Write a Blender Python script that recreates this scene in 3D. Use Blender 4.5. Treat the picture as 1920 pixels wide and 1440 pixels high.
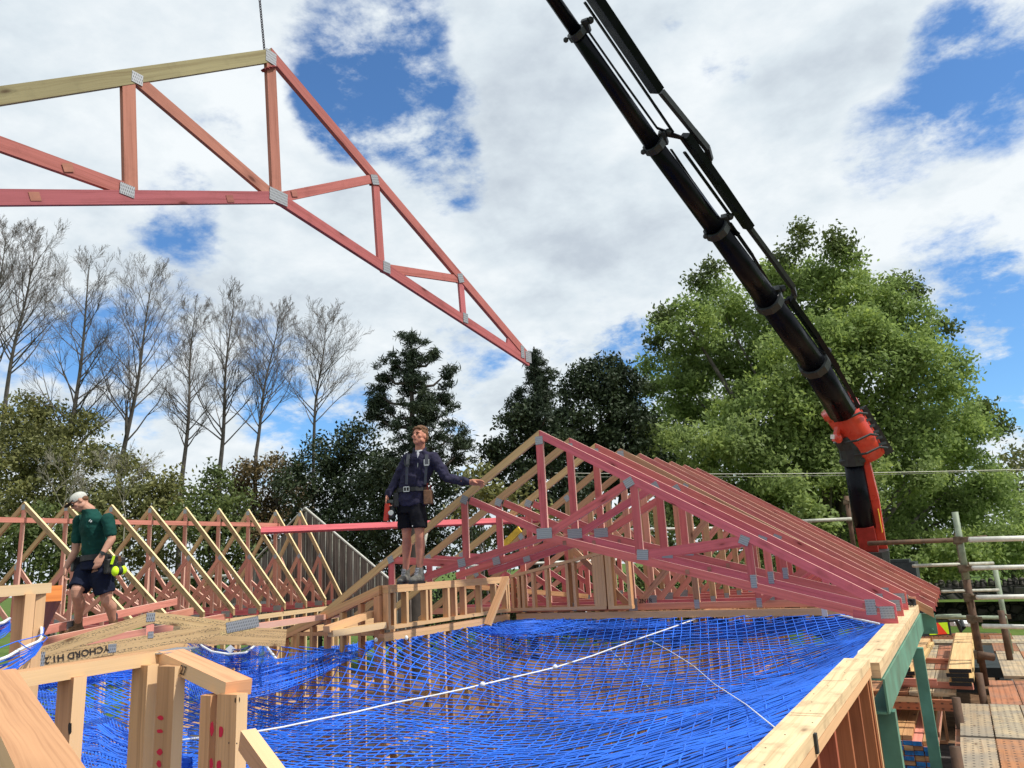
import bpy, math, random
import numpy as np
from mathutils import Vector, Matrix
random.seed(7); np.random.seed(7)
for o in list(bpy.data.objects): bpy.data.objects.remove(o)
scene = bpy.context.scene; COL = scene.collection
R = math.radians
# ------------------------------------------------------------------ camera
F = 1450.0
def _n(v): v = np.array(v, float); return v/np.linalg.norm(v)
_Z = _n([-320, 6150, -1450]); _Y = np.array([840, -300, -1450.0]); _Y = _n(_Y-_Z*np.dot(_Y, _Z)); _X = np.cross(_Y, _Z)
M3 = np.array([_X, _Y, _Z])
cam = bpy.data.cameras.new('camera'); co = bpy.data.objects.new('camera', cam); COL.objects.link(co)
mw = Matrix.Identity(4)
for i in range(3):
    for j in range(3): mw[i][j] = M3[i][j]
co.matrix_world = mw
cam.sensor_width = 36; cam.lens = 36*F/1920; cam.clip_start = 0.05; cam.clip_end = 3000
scene.camera = co
scene.render.resolution_x = 1024; scene.render.resolution_y = 768
# ------------------------------------------------------------------ light
SUN_DIR = Vector((0.66, 0.04, 0.90)).normalized()
sd = bpy.data.lights.new('sun', 'SUN'); sd.energy = 3.4; sd.angle = R(1.2); sd.color = (1, .95, .87)
so = bpy.data.objects.new('sun', sd); COL.objects.link(so)
so.rotation_euler = (-SUN_DIR).to_track_quat('-Z', 'Y').to_euler()
scene.view_settings.view_transform = 'Standard'; scene.view_settings.look = 'None'
scene.view_settings.exposure = 0.25; scene.view_settings.gamma = 1
# rays through the photograph, at a real distance: plane y=, plane z=, plane x=, or depth d=
def ray(u, v): return M3@np.array([u-960.0, -(v-720.0), -F])
def Py(u, v, y): r = ray(u, v); return Vector(r*y/r[1])
def Pz(u, v, z): r = ray(u, v); return Vector(r*z/r[2])
def Px(u, v, x): r = ray(u, v); return Vector(r*x/r[0])
def Pd(u, v, d): r = ray(u, v); return Vector(r*d/F)
GZ = -3.7; FL = -3.3
# ------------------------------------------------------------------ sky
w = bpy.data.worlds.new("World"); scene.world = w; w.use_nodes = True
nt = w.node_tree; N = nt.nodes; L = nt.links; N.clear()
def nd(t, **k):
    n = N.new(t)
    for a, b in k.items(): setattr(n, a, b)
    return n
out = nd('ShaderNodeOutputWorld'); bg1 = nd('ShaderNodeBackground'); bg2 = nd('ShaderNodeBackground'); mix = nd('ShaderNodeMixShader')
sky = nd('ShaderNodeTexSky', sky_type='NISHITA', sun_disc=False)
sky.sun_elevation = math.asin(SUN_DIR.z); sky.sun_rotation = math.atan2(SUN_DIR.x, SUN_DIR.y); sky.ozone_density = 3.0; sky.air_density = 1.0; sky.dust_density = .4
bg1.inputs[1].default_value = 0.13
tc = nd('ShaderNodeTexCoord')
sep = nd('ShaderNodeSeparateXYZ'); L.new(tc.outputs['Generated'], sep.inputs[0])
def mth(op, a, b=None, c=None):
    n = nd('ShaderNodeMath', operation=op)
    for i, x in enumerate((a, b, c)):
        if x is None: continue
        if isinstance(x, (int, float)): n.inputs[i].default_value = x
        else: L.new(x, n.inputs[i])
    return n.outputs[0]
zz = mth('ADD', mth('MAXIMUM', sep.outputs[2], 0.0), 0.34)
px = mth('DIVIDE', sep.outputs[0], zz); py = mth('DIVIDE', sep.outputs[1], zz)
cmb = nd('ShaderNodeCombineXYZ'); L.new(px, cmb.inputs[0]); L.new(py, cmb.inputs[1]); L.new(mth('MULTIPLY', sep.outputs[2], 1.2), cmb.inputs[2])
def noise(scale, det, rough, off=0.0, dist=0.0, src=None):
    n = nd('ShaderNodeTexNoise'); n.inputs['Scale'].default_value = scale; n.inputs['Detail'].default_value = det
    n.inputs['Roughness'].default_value = rough; n.inputs['Distortion'].default_value = dist
    v = nd('ShaderNodeVectorMath', operation='ADD'); v.inputs[1].default_value = (off, off*.7, off*1.3)
    L.new(src or cmb.outputs[0], v.inputs[0]); L.new(v.outputs[0], n.inputs['Vector']); return n.outputs[0]
n1 = noise(3.2, 10, .58, 3.1, .15); n2 = noise(12.0, 7, .65, 7.7, .1); n3 = noise(1.6, 6, .55, 12.0, .1); n4 = noise(5.5, 8, .6, 21.0, .1)
# gaps of blue between the clouds: (direction, angular radius, strength)
holes = [((690, 130), .12, .95), ((660, 215), .08, .9), ((830, 330), .075, .9), ((850, 210), .06, .7), ((400, 285), .07, .45), ((330, 405), .065, .55), ((1850, 130), .105, .95), ((1780, 60), .05, .3),
         ((1660, 285), .07, .5), ((1360, 130), .045, .6), ((1260, 25), .03, .5), ((1820, 590), .13, .85), ((1890, 760), .13, .8), ((330, 620), .16, .5), ((560, 700), .12, .5), ((600, 800), .12, .5),
         ((120, 780), .14, .45), ((880, 690), .09, .5), ((1120, 640), .10, .5), ((1210, 690), .09, .7), ((870, 850), .05, .6), ((800, 40), .05, .5), ((1070, 300), .05, .25), ((1900, 560), .07, .5), ((50, 640), .1, .3)]
hs = None
nrm = nd('ShaderNodeVectorMath', operation='NORMALIZE'); L.new(tc.outputs['Generated'], nrm.inputs[0])
for (uv, rad, s) in holes:
    d = _n(ray(*uv))
    dp = nd('ShaderNodeVectorMath', operation='DOT_PRODUCT'); L.new(nrm.outputs[0], dp.inputs[0]); dp.inputs[1].default_value = tuple(d)
    mr = nd('ShaderNodeMapRange', interpolation_type='SMOOTHSTEP'); L.new(dp.outputs['Value'], mr.inputs[0])
    mr.inputs[1].default_value = math.cos(rad*1.1); mr.inputs[2].default_value = math.cos(rad*.1); mr.inputs[3].default_value = 0; mr.inputs[4].default_value = s
    hs = mr.outputs[0] if hs is None else mth('ADD', hs, mr.outputs[0])
n5 = noise(7.0, 6, .65, 33.0, .1); hs = mth('MULTIPLY', mth('MINIMUM', hs, 1.1), mth('ADD', mth('MULTIPLY', n5, 2.4), -.28))
dens = mth('ADD', mth('MULTIPLY', mth('SUBTRACT', n1, .5), 2.0), mth('MULTIPLY', mth('SUBTRACT', n2, .5), 1.1))
dens = mth('SUBTRACT', mth('ADD', dens, 1.06), mth('MULTIPLY', hs, 1.16))
mr = nd('ShaderNodeMapRange', interpolation_type='SMOOTHSTEP'); L.new(dens, mr.inputs[0])
mr.inputs[1].default_value = -.14; mr.inputs[2].default_value = .62
L.new(mr.outputs[0], mix.inputs[0])
# cloud body: bright tops, soft grey bellies
shade = mth('ADD', mth('MULTIPLY', n3, .55), mth('MULTIPLY', n4, .6))
ramp = nd('ShaderNodeValToRGB'); L.new(shade, ramp.inputs[0])
e = ramp.color_ramp.elements; e[0].position = .40; e[0].color = (.56, .63, .71, 1); e[1].position = .68; e[1].color = (.92, .97, 1.0, 1)
e2 = e.new(.54); e2.color = (.74, .82, .88, 1)
L.new(ramp.outputs[0], bg2.inputs[0]); bg2.inputs[1].default_value = .84
tint = nd('ShaderNodeMix', data_type='RGBA', blend_type='MULTIPLY'); tint.inputs[0].default_value = 1; tint.inputs[7].default_value = (.62, .90, 1.12, 1); L.new(sky.outputs[0], tint.inputs[6]); L.new(tint.outputs[2], bg1.inputs[0]); L.new(bg1.outputs[0], mix.inputs[1]); L.new(bg2.outputs[0], mix.inputs[2]); L.new(mix.outputs[0], out.inputs[0])

# ------------------------------------------------------------------ materials
def newmat(name):
    m = bpy.data.materials.new(name); m.use_nodes = True; t = m.node_tree; t.nodes.clear()
    o = t.nodes.new('ShaderNodeOutputMaterial'); b = t.nodes.new('ShaderNodeBsdfPrincipled'); t.links.new(b.outputs[0], o.inputs[0])
    return m, t, b
class G:
    def __init__(s, t): s.t = t
    def n(s, ty, **k):
        n = s.t.nodes.new(ty)
        for a, b in k.items(): setattr(n, a, b)
        return n
    def l(s, a, b): s.t.links.new(a, b)
    def math(s, op, a, b=None, c=None, clamp=False):
        n = s.n('ShaderNodeMath', operation=op, use_clamp=clamp)
        for i, x in enumerate((a, b, c)):
            if x is None: continue
            if isinstance(x, (int, float)): n.inputs[i].default_value = x
            else: s.l(x, n.inputs[i])
        return n.outputs[0]
    def mapping(s, src, scale, loc=(0, 0, 0)):
        n = s.n('ShaderNodeMapping'); n.inputs['Scale'].default_value = scale; n.inputs['Location'].default_value = loc; s.l(src, n.inputs[0]); return n.outputs[0]
    def noise(s, src, scale, det=4, rough=.55, dist=0):
        n = s.n('ShaderNodeTexNoise'); n.inputs['Scale'].default_value = scale; n.inputs['Detail'].default_value = det; n.inputs['Roughness'].default_value = rough; n.inputs['Distortion'].default_value = dist
        s.l(src, n.inputs['Vector']); return n.outputs[0]
    def ramp(s, src, stops):
        n = s.n('ShaderNodeValToRGB'); s.l(src, n.inputs[0]); e = n.color_ramp.elements
        e[0].position, e[0].color = stops[0][0], (*stops[0][1], 1); e[1].position, e[1].color = stops[-1][0], (*stops[-1][1], 1)
        for p, c in stops[1:-1]: x = e.new(p); x.color = (*c, 1)
        return n.outputs[0]
    def mix(s, f, a, b, mode='MIX'):
        n = s.n('ShaderNodeMix', data_type='RGBA', blend_type=mode)
        for i, x in ((0, f), (6, a), (7, b)):
            if isinstance(x, (int, float)): n.inputs[i].default_value = x
            elif isinstance(x, tuple): n.inputs[i].default_value = (*x, 1) if len(x) == 3 else x
            else: s.l(x, n.inputs[i])
        return n.outputs[2]
    def step(s, src, a, b, lo=0.0, hi=1.0):
        n = s.n('ShaderNodeMapRange', interpolation_type='SMOOTHSTEP'); s.l(src, n.inputs[0])
        n.inputs[1].default_value = a; n.inputs[2].default_value = b; n.inputs[3].default_value = lo; n.inputs[4].default_value = hi; return n.outputs[0]
    def bump(s, h, st, dist=.01):
        n = s.n('ShaderNodeBump'); n.inputs['Strength'].default_value = st; n.inputs['Distance'].default_value = dist; s.l(h, n.inputs['Height']); return n.outputs[0]
def lerp(a, b, t): return tuple(a[i]*(1-t)+b[i]*t for i in range(3))
def wood(name, base, grain=.45, rough=.75, knots=True, stain=0.0, grey=0.0, printmarks=False, var=.25, edge=None, edgef=.75, perf=False):
    """sawn pine: UV.x runs along the board, UV.y across it (metres)"""
    m, t, b = newmat(name); g = G(t)
    uv = g.n('ShaderNodeUVMap').outputs[0]
    oi = g.n('ShaderNodeObjectInfo').outputs['Random']
    wob = g.noise(g.mapping(uv, (1.3, 5, 1)), 1.0, 3)
    v2 = g.n('ShaderNodeVectorMath', operation='ADD'); g.l(uv, v2.inputs[0])
    cb = g.n('ShaderNodeCombineXYZ'); g.l(g.math('MULTIPLY', wob, .05), cb.inputs[1]); g.l(g.math('MULTIPLY', oi, 13.0), cb.inputs[2]); g.l(cb.outputs[0], v2.inputs[1])
    fine = g.noise(g.mapping(v2.outputs[0], (2.2, 170, 1)), 1.0, 5, .6)
    broad = g.noise(g.mapping(v2.outputs[0], (.9, 34, 1)), 1.0, 3, .5)
    big = g.noise(g.mapping(v2.outputs[0], (.8, 3, 1)), 1.0, 3, .6)
    f = g.math('ADD', g.math('MULTIPLY', fine, .45), g.math('MULTIPLY', broad, .55))
    dark = tuple(c*(1-grain) for c in base); dark = (dark[0], dark[1]*.86, dark[2]*.78)
    light = tuple(min(1, c*1.18) for c in base)
    col = g.ramp(f, [(.30, dark), (.5, base), (.68, light)])
    col = g.mix(g.step(big, .35, .75, 0, .35), col, tuple(c*.72 for c in base))
    hsv = g.n('ShaderNodeHueSaturation'); g.l(col, hsv.inputs['Color'])
    g.l(g.math('ADD', g.math('MULTIPLY', oi, var), 1-var*.5), hsv.inputs['Value'])
    g.l(g.math('ADD', g.math('MULTIPLY', g.math('FRACT', g.math('MULTIPLY', oi, 7.3)), .02), .49), hsv.inputs['Hue'])
    col = hsv.outputs[0]
    if knots:
        vo = g.n('ShaderNodeTexVoronoi'); vo.inputs['Scale'].default_value = 1.0; g.l(g.mapping(v2.outputs[0], (3.4, 9.5, 1)), vo.inputs['Vector'])
        wc = g.n('ShaderNodeTexWhiteNoise'); g.l(vo.outputs['Position'], wc.inputs['Vector'])
        gate = g.math('GREATER_THAN', wc.outputs['Value'], .62)
        k = g.math('MULTIPLY', g.step(vo.outputs['Distance'], .06, .17, 1, 0), gate)
        ringk = g.math('MULTIPLY', g.step(vo.outputs['Distance'], .14, .42, .45, 0), gate)
        col = g.mix(ringk, col, tuple(c*.55 for c in base)); col = g.mix(g.math('MULTIPLY', k, .85), col, (base[0]*.22, base[1]*.13, base[2]*.10))
    if stain:
        tcx = g.n('ShaderNodeTexCoord').outputs['Object']
        s1 = g.noise(tcx, 6.0, 6, .65); col = g.mix(g.step(s1, .5, .72, 0, stain), col, tuple(c*.45 for c in base))
    if grey:
        tcx = g.n('ShaderNodeTexCoord').outputs['Object']
        s1 = g.noise(tcx, 3.0, 6, .6); col = g.mix(g.step(s1, .38, .62, 0, grey), col, (.25, .235, .205))
    if printmarks:   # rows of faint inked stamp marks
        br = g.n('ShaderNodeTexNoise'); br.inputs['Scale'].default_value = 1; br.inputs['Detail'].default_value = 2; g.l(g.mapping(uv, (75, 150, 1)), br.inputs['Vector'])
        rows = g.step(g.noise(g.mapping(uv, (1.5, 45, 1)), 1.0, 2), .47, .53)
        k = g.math('MULTIPLY', g.step(br.outputs[0], .52, .56), rows)
        col = g.mix(g.math('MULTIPLY', k, .7), col, (.06, .05, .04))
    if edge:   # sunlight painted in: narrow edges mixed paler than the broad faces
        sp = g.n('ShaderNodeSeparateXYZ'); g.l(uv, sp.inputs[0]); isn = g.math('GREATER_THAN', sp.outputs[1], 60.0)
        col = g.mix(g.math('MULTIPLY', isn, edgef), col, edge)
    if perf:   # rows of small drain holes
        fr = g.n('ShaderNodeVectorMath', operation='FRACTION'); g.l(g.mapping(uv, (11, 17, 1)), fr.inputs[0]); ds = g.n('ShaderNodeVectorMath', operation='DISTANCE'); ds.inputs[1].default_value = (.5, .5, 0); g.l(fr.outputs[0], ds.inputs[0])
        col = g.mix(g.step(ds.outputs['Value'], .14, .22, .75, 0), col, (.05, .04, .035))
    g.l(col, b.inputs['Base Color']); b.inputs['Roughness'].default_value = rough; b.inputs['Specular IOR Level'].default_value = .25
    g.l(g.bump(f, .25, .004), b.inputs['Normal'])
    return m
def plain(name, col, rough=.6, metal=0.0, nscale=8.0, amt=.25, bump=.1, spec=.4, bscale=None, coat=0):
    m, t, b = newmat(name); g = G(t)
    oc = g.n('ShaderNodeTexCoord').outputs['Object']
    n = g.noise(oc, nscale, 6, .6)
    c = g.ramp(n, [(.3, tuple(x*(1-amt) for x in col)), (.7, tuple(min(1, x*(1+amt)) for x in col))])
    g.l(c, b.inputs['Base Color']); b.inputs['Metallic'].default_value = metal; b.inputs['Specular IOR Level'].default_value = spec
    g.l(g.step(n, .3, .7, max(0, rough-.1), min(1, rough+.1)), b.inputs['Roughness'])
    if bump: g.l(g.bump(g.noise(oc, bscale or nscale*5, 4, .6), bump, .01), b.inputs['Normal'])
    if coat: b.inputs['Coat Weight'].default_value = coat
    return m
MT = {}
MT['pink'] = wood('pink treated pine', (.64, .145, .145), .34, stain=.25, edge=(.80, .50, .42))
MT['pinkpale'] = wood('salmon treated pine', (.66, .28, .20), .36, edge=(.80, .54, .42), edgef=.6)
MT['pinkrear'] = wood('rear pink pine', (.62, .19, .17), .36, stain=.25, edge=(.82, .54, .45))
MT['pinkhang'] = wood('dusty rose treated pine', (.44, .13, .13), .38, stain=.35)
MT['pinkbrown'] = wood('brown rose pine', (.40, .165, .125), .4, stain=.25)
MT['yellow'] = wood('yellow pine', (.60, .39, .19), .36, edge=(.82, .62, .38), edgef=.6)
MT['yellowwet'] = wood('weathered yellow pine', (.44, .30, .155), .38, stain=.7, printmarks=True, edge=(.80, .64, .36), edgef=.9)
MT['green_yellow'] = wood('green tinged pine', (.29, .25, .14), .35, stain=.3)
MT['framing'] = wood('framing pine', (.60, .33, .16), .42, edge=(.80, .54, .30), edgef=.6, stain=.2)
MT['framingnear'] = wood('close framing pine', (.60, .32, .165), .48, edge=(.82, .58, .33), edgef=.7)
MT['frameshade'] = wood('shaded framing pine', (.58, .31, .15), .42)  # framing pine with shade put into its colour: slightly darker, no pale edges
MT['plate'] = wood('pale top plate pine', (.70, .51, .31), .36, stain=.5)
MT['stamped'] = wood('stamped pine', (.62, .43, .215), .34, printmarks=True)
MT['orange'] = wood('orange stained timber', (.70, .25, .06), .3)
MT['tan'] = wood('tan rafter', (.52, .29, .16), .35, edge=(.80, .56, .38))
MT['redply'] = wood('red brown stud face', (.40, .13, .06), .45)
MT['plank'] = wood('old scaffold plank', (.50, .39, .245), .35, stain=.5, grey=.6, var=.5, perf=True)
MT['plankred'] = wood('rusty scaffold plank', (.40, .17, .085), .4, stain=.5, grey=.25, var=.5, perf=True)
MT['lvl'] = wood('new board', (.66, .46, .22), .25, knots=False)
MT['galv'] = None
def galv():
    m, t, b = newmat('galvanised nail plate'); g = G(t)
    uv = g.n('ShaderNodeUVMap').outputs[0]
    br = g.n('ShaderNodeTexBrick'); br.offset = .5; g.l(uv, br.inputs['Vector'])
    br.inputs['Scale'].default_value = 1; br.inputs['Brick Width'].default_value = .012; br.inputs['Row Height'].default_value = .022; br.inputs['Mortar Size'].default_value = .0042
    br.inputs['Color1'].default_value = (.07, .07, .075, 1); br.inputs['Color2'].default_value = (.11, .11, .12, 1); br.inputs['Mortar'].default_value = (.40, .41, .43, 1)
    g.l(br.outputs['Color'], b.inputs['Base Color']); b.inputs['Metallic'].default_value = .55; b.inputs['Roughness'].default_value = .45
    return m
MT['galv'] = galv()
MT['steelgreen'] = plain('green primed steel', (.10, .25, .18), .55, 0, 3, .35, .05)
MT['black'] = plain('black boom paint', (.003, .004, .008), .30, 0, 4, .3, .01, .14)
MT['blackmatt'] = plain('dull black metal', (.03, .036, .038), .5, .2, 12, .3, .1)
MT['redpaint'] = plain('crane red paint', (.62, .05, .025), .35, 0, 3, .15, .02, .5, coat=.3)
MT['yellowpaint'] = plain('yellow decal', (.8, .55, .05), .4)
MT['rust'] = plain('rusty tube', (.11, .065, .042), .75, .2, 9, .5, .3)
MT['tube'] = plain('weathered pale tube', (.42, .42, .36), .6, .2, 9, .3, .2)
MT['tubewhite'] = plain('whitewashed tube', (.62, .62, .56), .55, .1, 9, .2, .1)
MT['tubegreen'] = plain('green grey tube', (.24, .29, .21), .6, .1, 9, .3, .1)
MT['coupler'] = plain('greasy steel coupler', (.16, .12, .08), .6, .5, 15, .5, .3)
MT['net'] = plain('blue netting', (.025, .155, .80), .5, 0, 1.2, .35, 0)
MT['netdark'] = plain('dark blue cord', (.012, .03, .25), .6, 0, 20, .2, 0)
MT['rope'] = plain('white rope', (.78, .80, .82), .7, 0, 60, .15, .4)
MT['chain'] = plain('chain steel', (.05, .045, .06), .45, .6, 20, .3, 0)
MT['chainred'] = plain('red chain', (.22, .03, .03), .5, .3, 20, .3, 0)
MT['skin'] = plain('skin', (.50, .26, .18), .55, 0, 14, .12, .06, .35)
MT['skinred'] = plain('sunburnt skin', (.52, .22, .145), .55, 0, 14, .15, .06, .35)
MT['hair'] = plain('brown hair', (.15, .07, .03), .6, 0, 60, .5, .6)
MT['navy'] = plain('navy jumper', (.03, .028, .055), .9, 0, 10, .35, .5, .15, 25)
MT['blackcloth'] = plain('black shorts fabric', (.010, .010, .014), .9, 0, 8, .3, .5, .15, 20)
MT['navyshorts'] = plain('dark navy shorts fabric', (.012, .016, .036), .88, 0, 8, .3, .5, .15, 20)
MT['teegreen'] = plain('bottle green cotton', (.010, .055, .045), .92, 0, 6, .35, .5, .15, 18)
MT['whitecloth'] = plain('pale grey cotton', (.45, .46, .50), .9, 0, 10, .15, .3, .15, 30)
MT['capcloth'] = plain('light grey cap cloth', (.50, .50, .46), .9, 0, 15, .12, .3, .15, 60)
MT['boot'] = plain('dusty boot leather', (.13, .125, .11), .8, 0, 20, .45, .5)
MT['bootbrown'] = plain('brown boot leather', (.16, .09, .045), .75, 0, 20, .4, .5)
MT['sock'] = plain('dark sock', (.03, .035, .045), .95, 0, 30, .3, .4)
MT['leather'] = plain('black leather belt', (.02, .02, .022), .5, 0, 20, .3, .2)
MT['pouch'] = plain('worn tool pouch', (.15, .075, .04), .7, 0, 20, .5, .4)
MT['hiviz'] = plain('fluorescent yellow plastic', (.62, .95, .02), .45, 0, 10, .06, 0)
MT['chev_red'] = plain('reflective red', (.85, .06, .02), .4, 0, 5, .05, 0)
MT['steel'] = plain('bright steel', (.5, .5, .5), .3, .9, 20, .1, 0)
MT['whitepaint'] = plain('white paint', (.75, .76, .76), .4, 0, 4, .06, 0)
MT['ink'] = plain('marker ink', (.03, .022, .02), .8, 0, 5, .1, 0)
MT['redspray'] = plain('red spray paint', (.60, .02, .05), .8, 0, 5, .1, 0)
MT['blueend'] = plain('blue end paint', (.03, .20, .52), .7, 0, 25, .4, 0)
MT['glass'] = plain('dark glass', (.02, .025, .03), .08, 0, 3, .1, 0, .8)
MT['eye'] = plain('eye', (.03, .02, .015), .3, 0, 3, .1, 0)
MT['lip'] = plain('lip', (.36, .13, .10), .6, 0, 10, .1, 0)
MT['brow'] = plain('eyebrow', (.12, .06, .03), .8, 0, 40, .3, 0)
MT['flash'] = plain('white flashing', (.50, .49, .44), .5, .1, 5, .1, 0)
MT['bark'] = plain('grey bark', (.13, .115, .105), .9, 0, 2.5, .4, .5)
MT['barkdark'] = plain('dark bark', (.055, .045, .038), .9, 0, 2.5, .4, .5)
MT['barkpale'] = plain('lichen pale bark', (.24, .23, .18), .9, 0, 2.5, .4, .4)
def leafmat(name, base, var=.5, yellow=.2, trans=.4, scale=.5, rough=.55):
    m, t, b = newmat(name); g = G(t)
    pos = g.n('ShaderNodeTexCoord').outputs['Object']
    n = g.noise(pos, scale, 4, .6); n2 = g.noise(pos, scale*14, 2, .5)
    f = g.math('ADD', g.math('MULTIPLY', n, .55), g.math('MULTIPLY', n2, .45))
    d = tuple(c*(1-var) for c in base); l_ = (base[0]*(1+var*.8)+yellow*.05, base[1]*(1+var*.6)+yellow*.02, base[2]*.9)
    c = g.ramp(f, [(.33, d), (.5, base), (.66, l_)])
    g.l(c, b.inputs['Base Color']); b.inputs['Roughness'].default_value = rough; b.inputs['Specular IOR Level'].default_value = .3
    tr = g.n('ShaderNodeBsdfTranslucent'); g.l(c, tr.inputs[0]); mx = g.n('ShaderNodeMixShader'); mx.inputs[0].default_value = trans
    g.l(b.outputs[0], mx.inputs[1]); g.l(tr.outputs[0], mx.inputs[2])
    o = [x for x in t.nodes if x.type == 'OUTPUT_MATERIAL'][0]; g.l(mx.outputs[0], o.inputs[0])
    return m
MT['leaf_bright'] = leafmat('spring green leaves', (.27, .37, .12), .5, .5, .52, .35)
MT['leaf_lime'] = leafmat('lime green leaves', (.28, .37, .13), .45, .5, .52, .6)
MT['leaf_mid'] = leafmat('mid green leaves', (.11, .15, .05), .55, .2, .25, .5)
MT['leaf_olive'] = leafmat('olive green leaves', (.16, .17, .06), .5, .4, .25, .4)
MT['leaf_brown'] = leafmat('brownish green leaves', (.13, .10, .05), .5, .4, .2, .6)
MT['leaf_dark'] = leafmat('dark evergreen needles', (.032, .052, .024), .55, .1, .12, .7)
MT['leaf_pine'] = leafmat('blue green needles', (.034, .054, .032), .5, .1, .12, .9)

# ------------------------------------------------------------------ mesh helpers
class MB:
    def __init__(s): s.v = []; s.f = []; s.uv = []
    def quad(s, pts, uvs=None):
        i = len(s.v); s.v += [tuple(p) for p in pts]; s.f.append(tuple(range(i, i+len(pts))))
        s.uv += uvs or [(p[0]+p[1], p[2]) for p in pts]
    def box8(s, c, L_, su, sv, ru=None):
        """c: 8 corners, index = end*4 + k, k going round; L_ length, su/sv section sizes"""
        ru = random.random()*40 if ru is None else ru; rv = random.random()*10
        per = [sv, su, sv, su]; acc = 0; nar = 1 if su < sv*.8 else (0 if sv < su*.8 else 9)
        for k in range(4):
            k2 = (k+1) % 4; q = rv+acc+(100 if k % 2 == nar else 0)
            s.quad([c[k], c[4+k], c[4+k2], c[k2]], [(ru, q), (ru+L_, q), (ru+L_, q+per[k]), (ru, q+per[k])]); acc += per[k]
        s.quad([c[0], c[1], c[2], c[3]], [(ru+3, rv), (ru+3, rv+sv), (ru+3+su*.3, rv+sv), (ru+3+su*.3, rv)])
        s.quad([c[7], c[6], c[5], c[4]], [(ru+5, rv), (ru+5, rv+sv), (ru+5+su*.3, rv+sv), (ru+5+su*.3, rv)])
    def beam(s, p0, p1, w, h, up=(0, 0, 1), off=0.0, c0=None, c1=None, side=0.0):
        p0 = Vector(p0); p1 = Vector(p1); a = (p1-p0); Ln = a.length; a = a/Ln
        sd_ = a.cross(Vector(up)).normalized(); u = sd_.cross(a).normalized()
        ah = Vector((a.x, a.y, 0)); ahl = max(ah.length, 1e-4); ah /= ahl
        cs = []
        for e, (p, cc) in enumerate(((p0, c0), (p1, c1))):
            for (x, y) in ((-1, -1), (-1, 1), (1, 1), (1, -1)):
                o = y*h/2+off; q = p+sd_*(x*w/2+side)+u*o
                if cc == 'v': q -= a*(o*u.dot(ah)/ahl)
                elif cc == 'h' and abs(a.z) > .02: q -= a*(o*u.z/a.z)
                cs.append(q)
        s.box8(cs, Ln, w, h)
        return s
    def tube(s, pts, rads, n=8, cap=True):
        pts = [Vector(p) for p in pts]
        if isinstance(rads, (int, float)): rads = [rads]*len(pts)
        base = len(s.v); ref = None; acc = 0
        for i, p in enumerate(pts):
            d = (pts[min(i+1, len(pts)-1)]-pts[max(i-1, 0)])
            if d.length < 1e-9: d = Vector((0, 0, 1))
            d.normalize()
            if ref is None: ref = Vector((0, 0, 1)) if abs(d.z) < .9 else Vector((1, 0, 0))
            a = d.cross(ref).normalized(); b_ = d.cross(a).normalized(); ref = -b_ if False else a.cross(d)
            for k in range(n):
                t = 2*math.pi*k/n; s.v.append(tuple(p+a*math.cos(t)*rads[i]+b_*math.sin(t)*rads[i]))
        for i in range(len(pts)-1):
            sl = (pts[i+1]-pts[i]).length
            for k in range(n):
                k2 = (k+1) % n; s.f.append((base+i*n+k, base+i*n+k2, base+(i+1)*n+k2, base+(i+1)*n+k))
                s.uv += [(acc, k/n), (acc, (k+1)/n), (acc+sl, (k+1)/n), (acc+sl, k/n)]
            acc += sl
        if cap:
            s.f.append(tuple(base+k for k in range(n))[::-1]); s.uv += [(0, 0)]*n
            e = base+(len(pts)-1)*n; s.f.append(tuple(e+k for k in range(n))); s.uv += [(0, 0)]*n
        return s
    def ell(s, c, r, rot=None, nu=12, nv=8):
        c = Vector(c); base = len(s.v); rot = rot or Matrix.Identity(3)
        for j in range(nv+1):
            ph = math.pi*j/nv
            for i in range(nu):
                th = 2*math.pi*i/nu; p = Vector((r[0]*math.sin(ph)*math.cos(th), r[1]*math.sin(ph)*math.sin(th), r[2]*math.cos(ph)))
                s.v.append(tuple(c+rot@p))
        for j in range(nv):
            for i in range(nu):
                i2 = (i+1) % nu; s.f.append((base+j*nu+i, base+(j+1)*nu+i, base+(j+1)*nu+i2, base+j*nu+i2)); s.uv += [(0, 0), (0, .1), (.1, .1), (.1, 0)]
        return s
    def build(s, name, mat, parent=None, smooth=False, bevel=0.0):
        me = bpy.data.meshes.new(name); off = Vector((0, 0, 0))
        if parent is not None:
            q = parent
            while q is not None: off += Vector(q.location); q = q.parent
        v = [(p[0]-off.x, p[1]-off.y, p[2]-off.z) for p in s.v] if off.length > 0 else s.v
        me.from_pydata(v, [], s.f); uvl = me.uv_layers.new(name='UVMap')
        uvl.data.foreach_set('uv', np.array(s.uv, dtype=np.float32).ravel())
        me.materials.append(mat if not isinstance(mat, str) else MT[mat])
        if smooth: me.polygons.foreach_set('use_smooth', [True]*len(me.polygons))
        me.update(); o = bpy.data.objects.new(name, me); COL.objects.link(o)
        if parent is not None: o.parent = parent
        if bevel:
            md = o.modifiers.new('edge', 'BEVEL'); md.width = bevel; md.segments = 2; md.limit_method = 'ANGLE'
        return o
def tag(o, label=None, cat=None, group=None, kind=None):
    if label: o['label'] = label
    if cat: o['category'] = cat
    if group: o['group'] = group
    if kind: o['kind'] = kind
    return o
def thing(name, label, cat, loc=(0, 0, 0), group=None):
    o = bpy.data.objects.new(name, None); COL.objects.link(o); o.location = loc; o.empty_display_size = .1
    return tag(o, label, cat, group)
def copy_tree(o, parent=None):
    c = o.copy(); COL.objects.link(c); c.parent = parent
    for ch in o.children: copy_tree(ch, c)
    return c
def bpart(name, mat, parent, p0, p1, w, h, bevel=0, **k): return MB().beam(p0, p1, w, h, **k).build(name, mat, parent, bevel=bevel)
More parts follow.
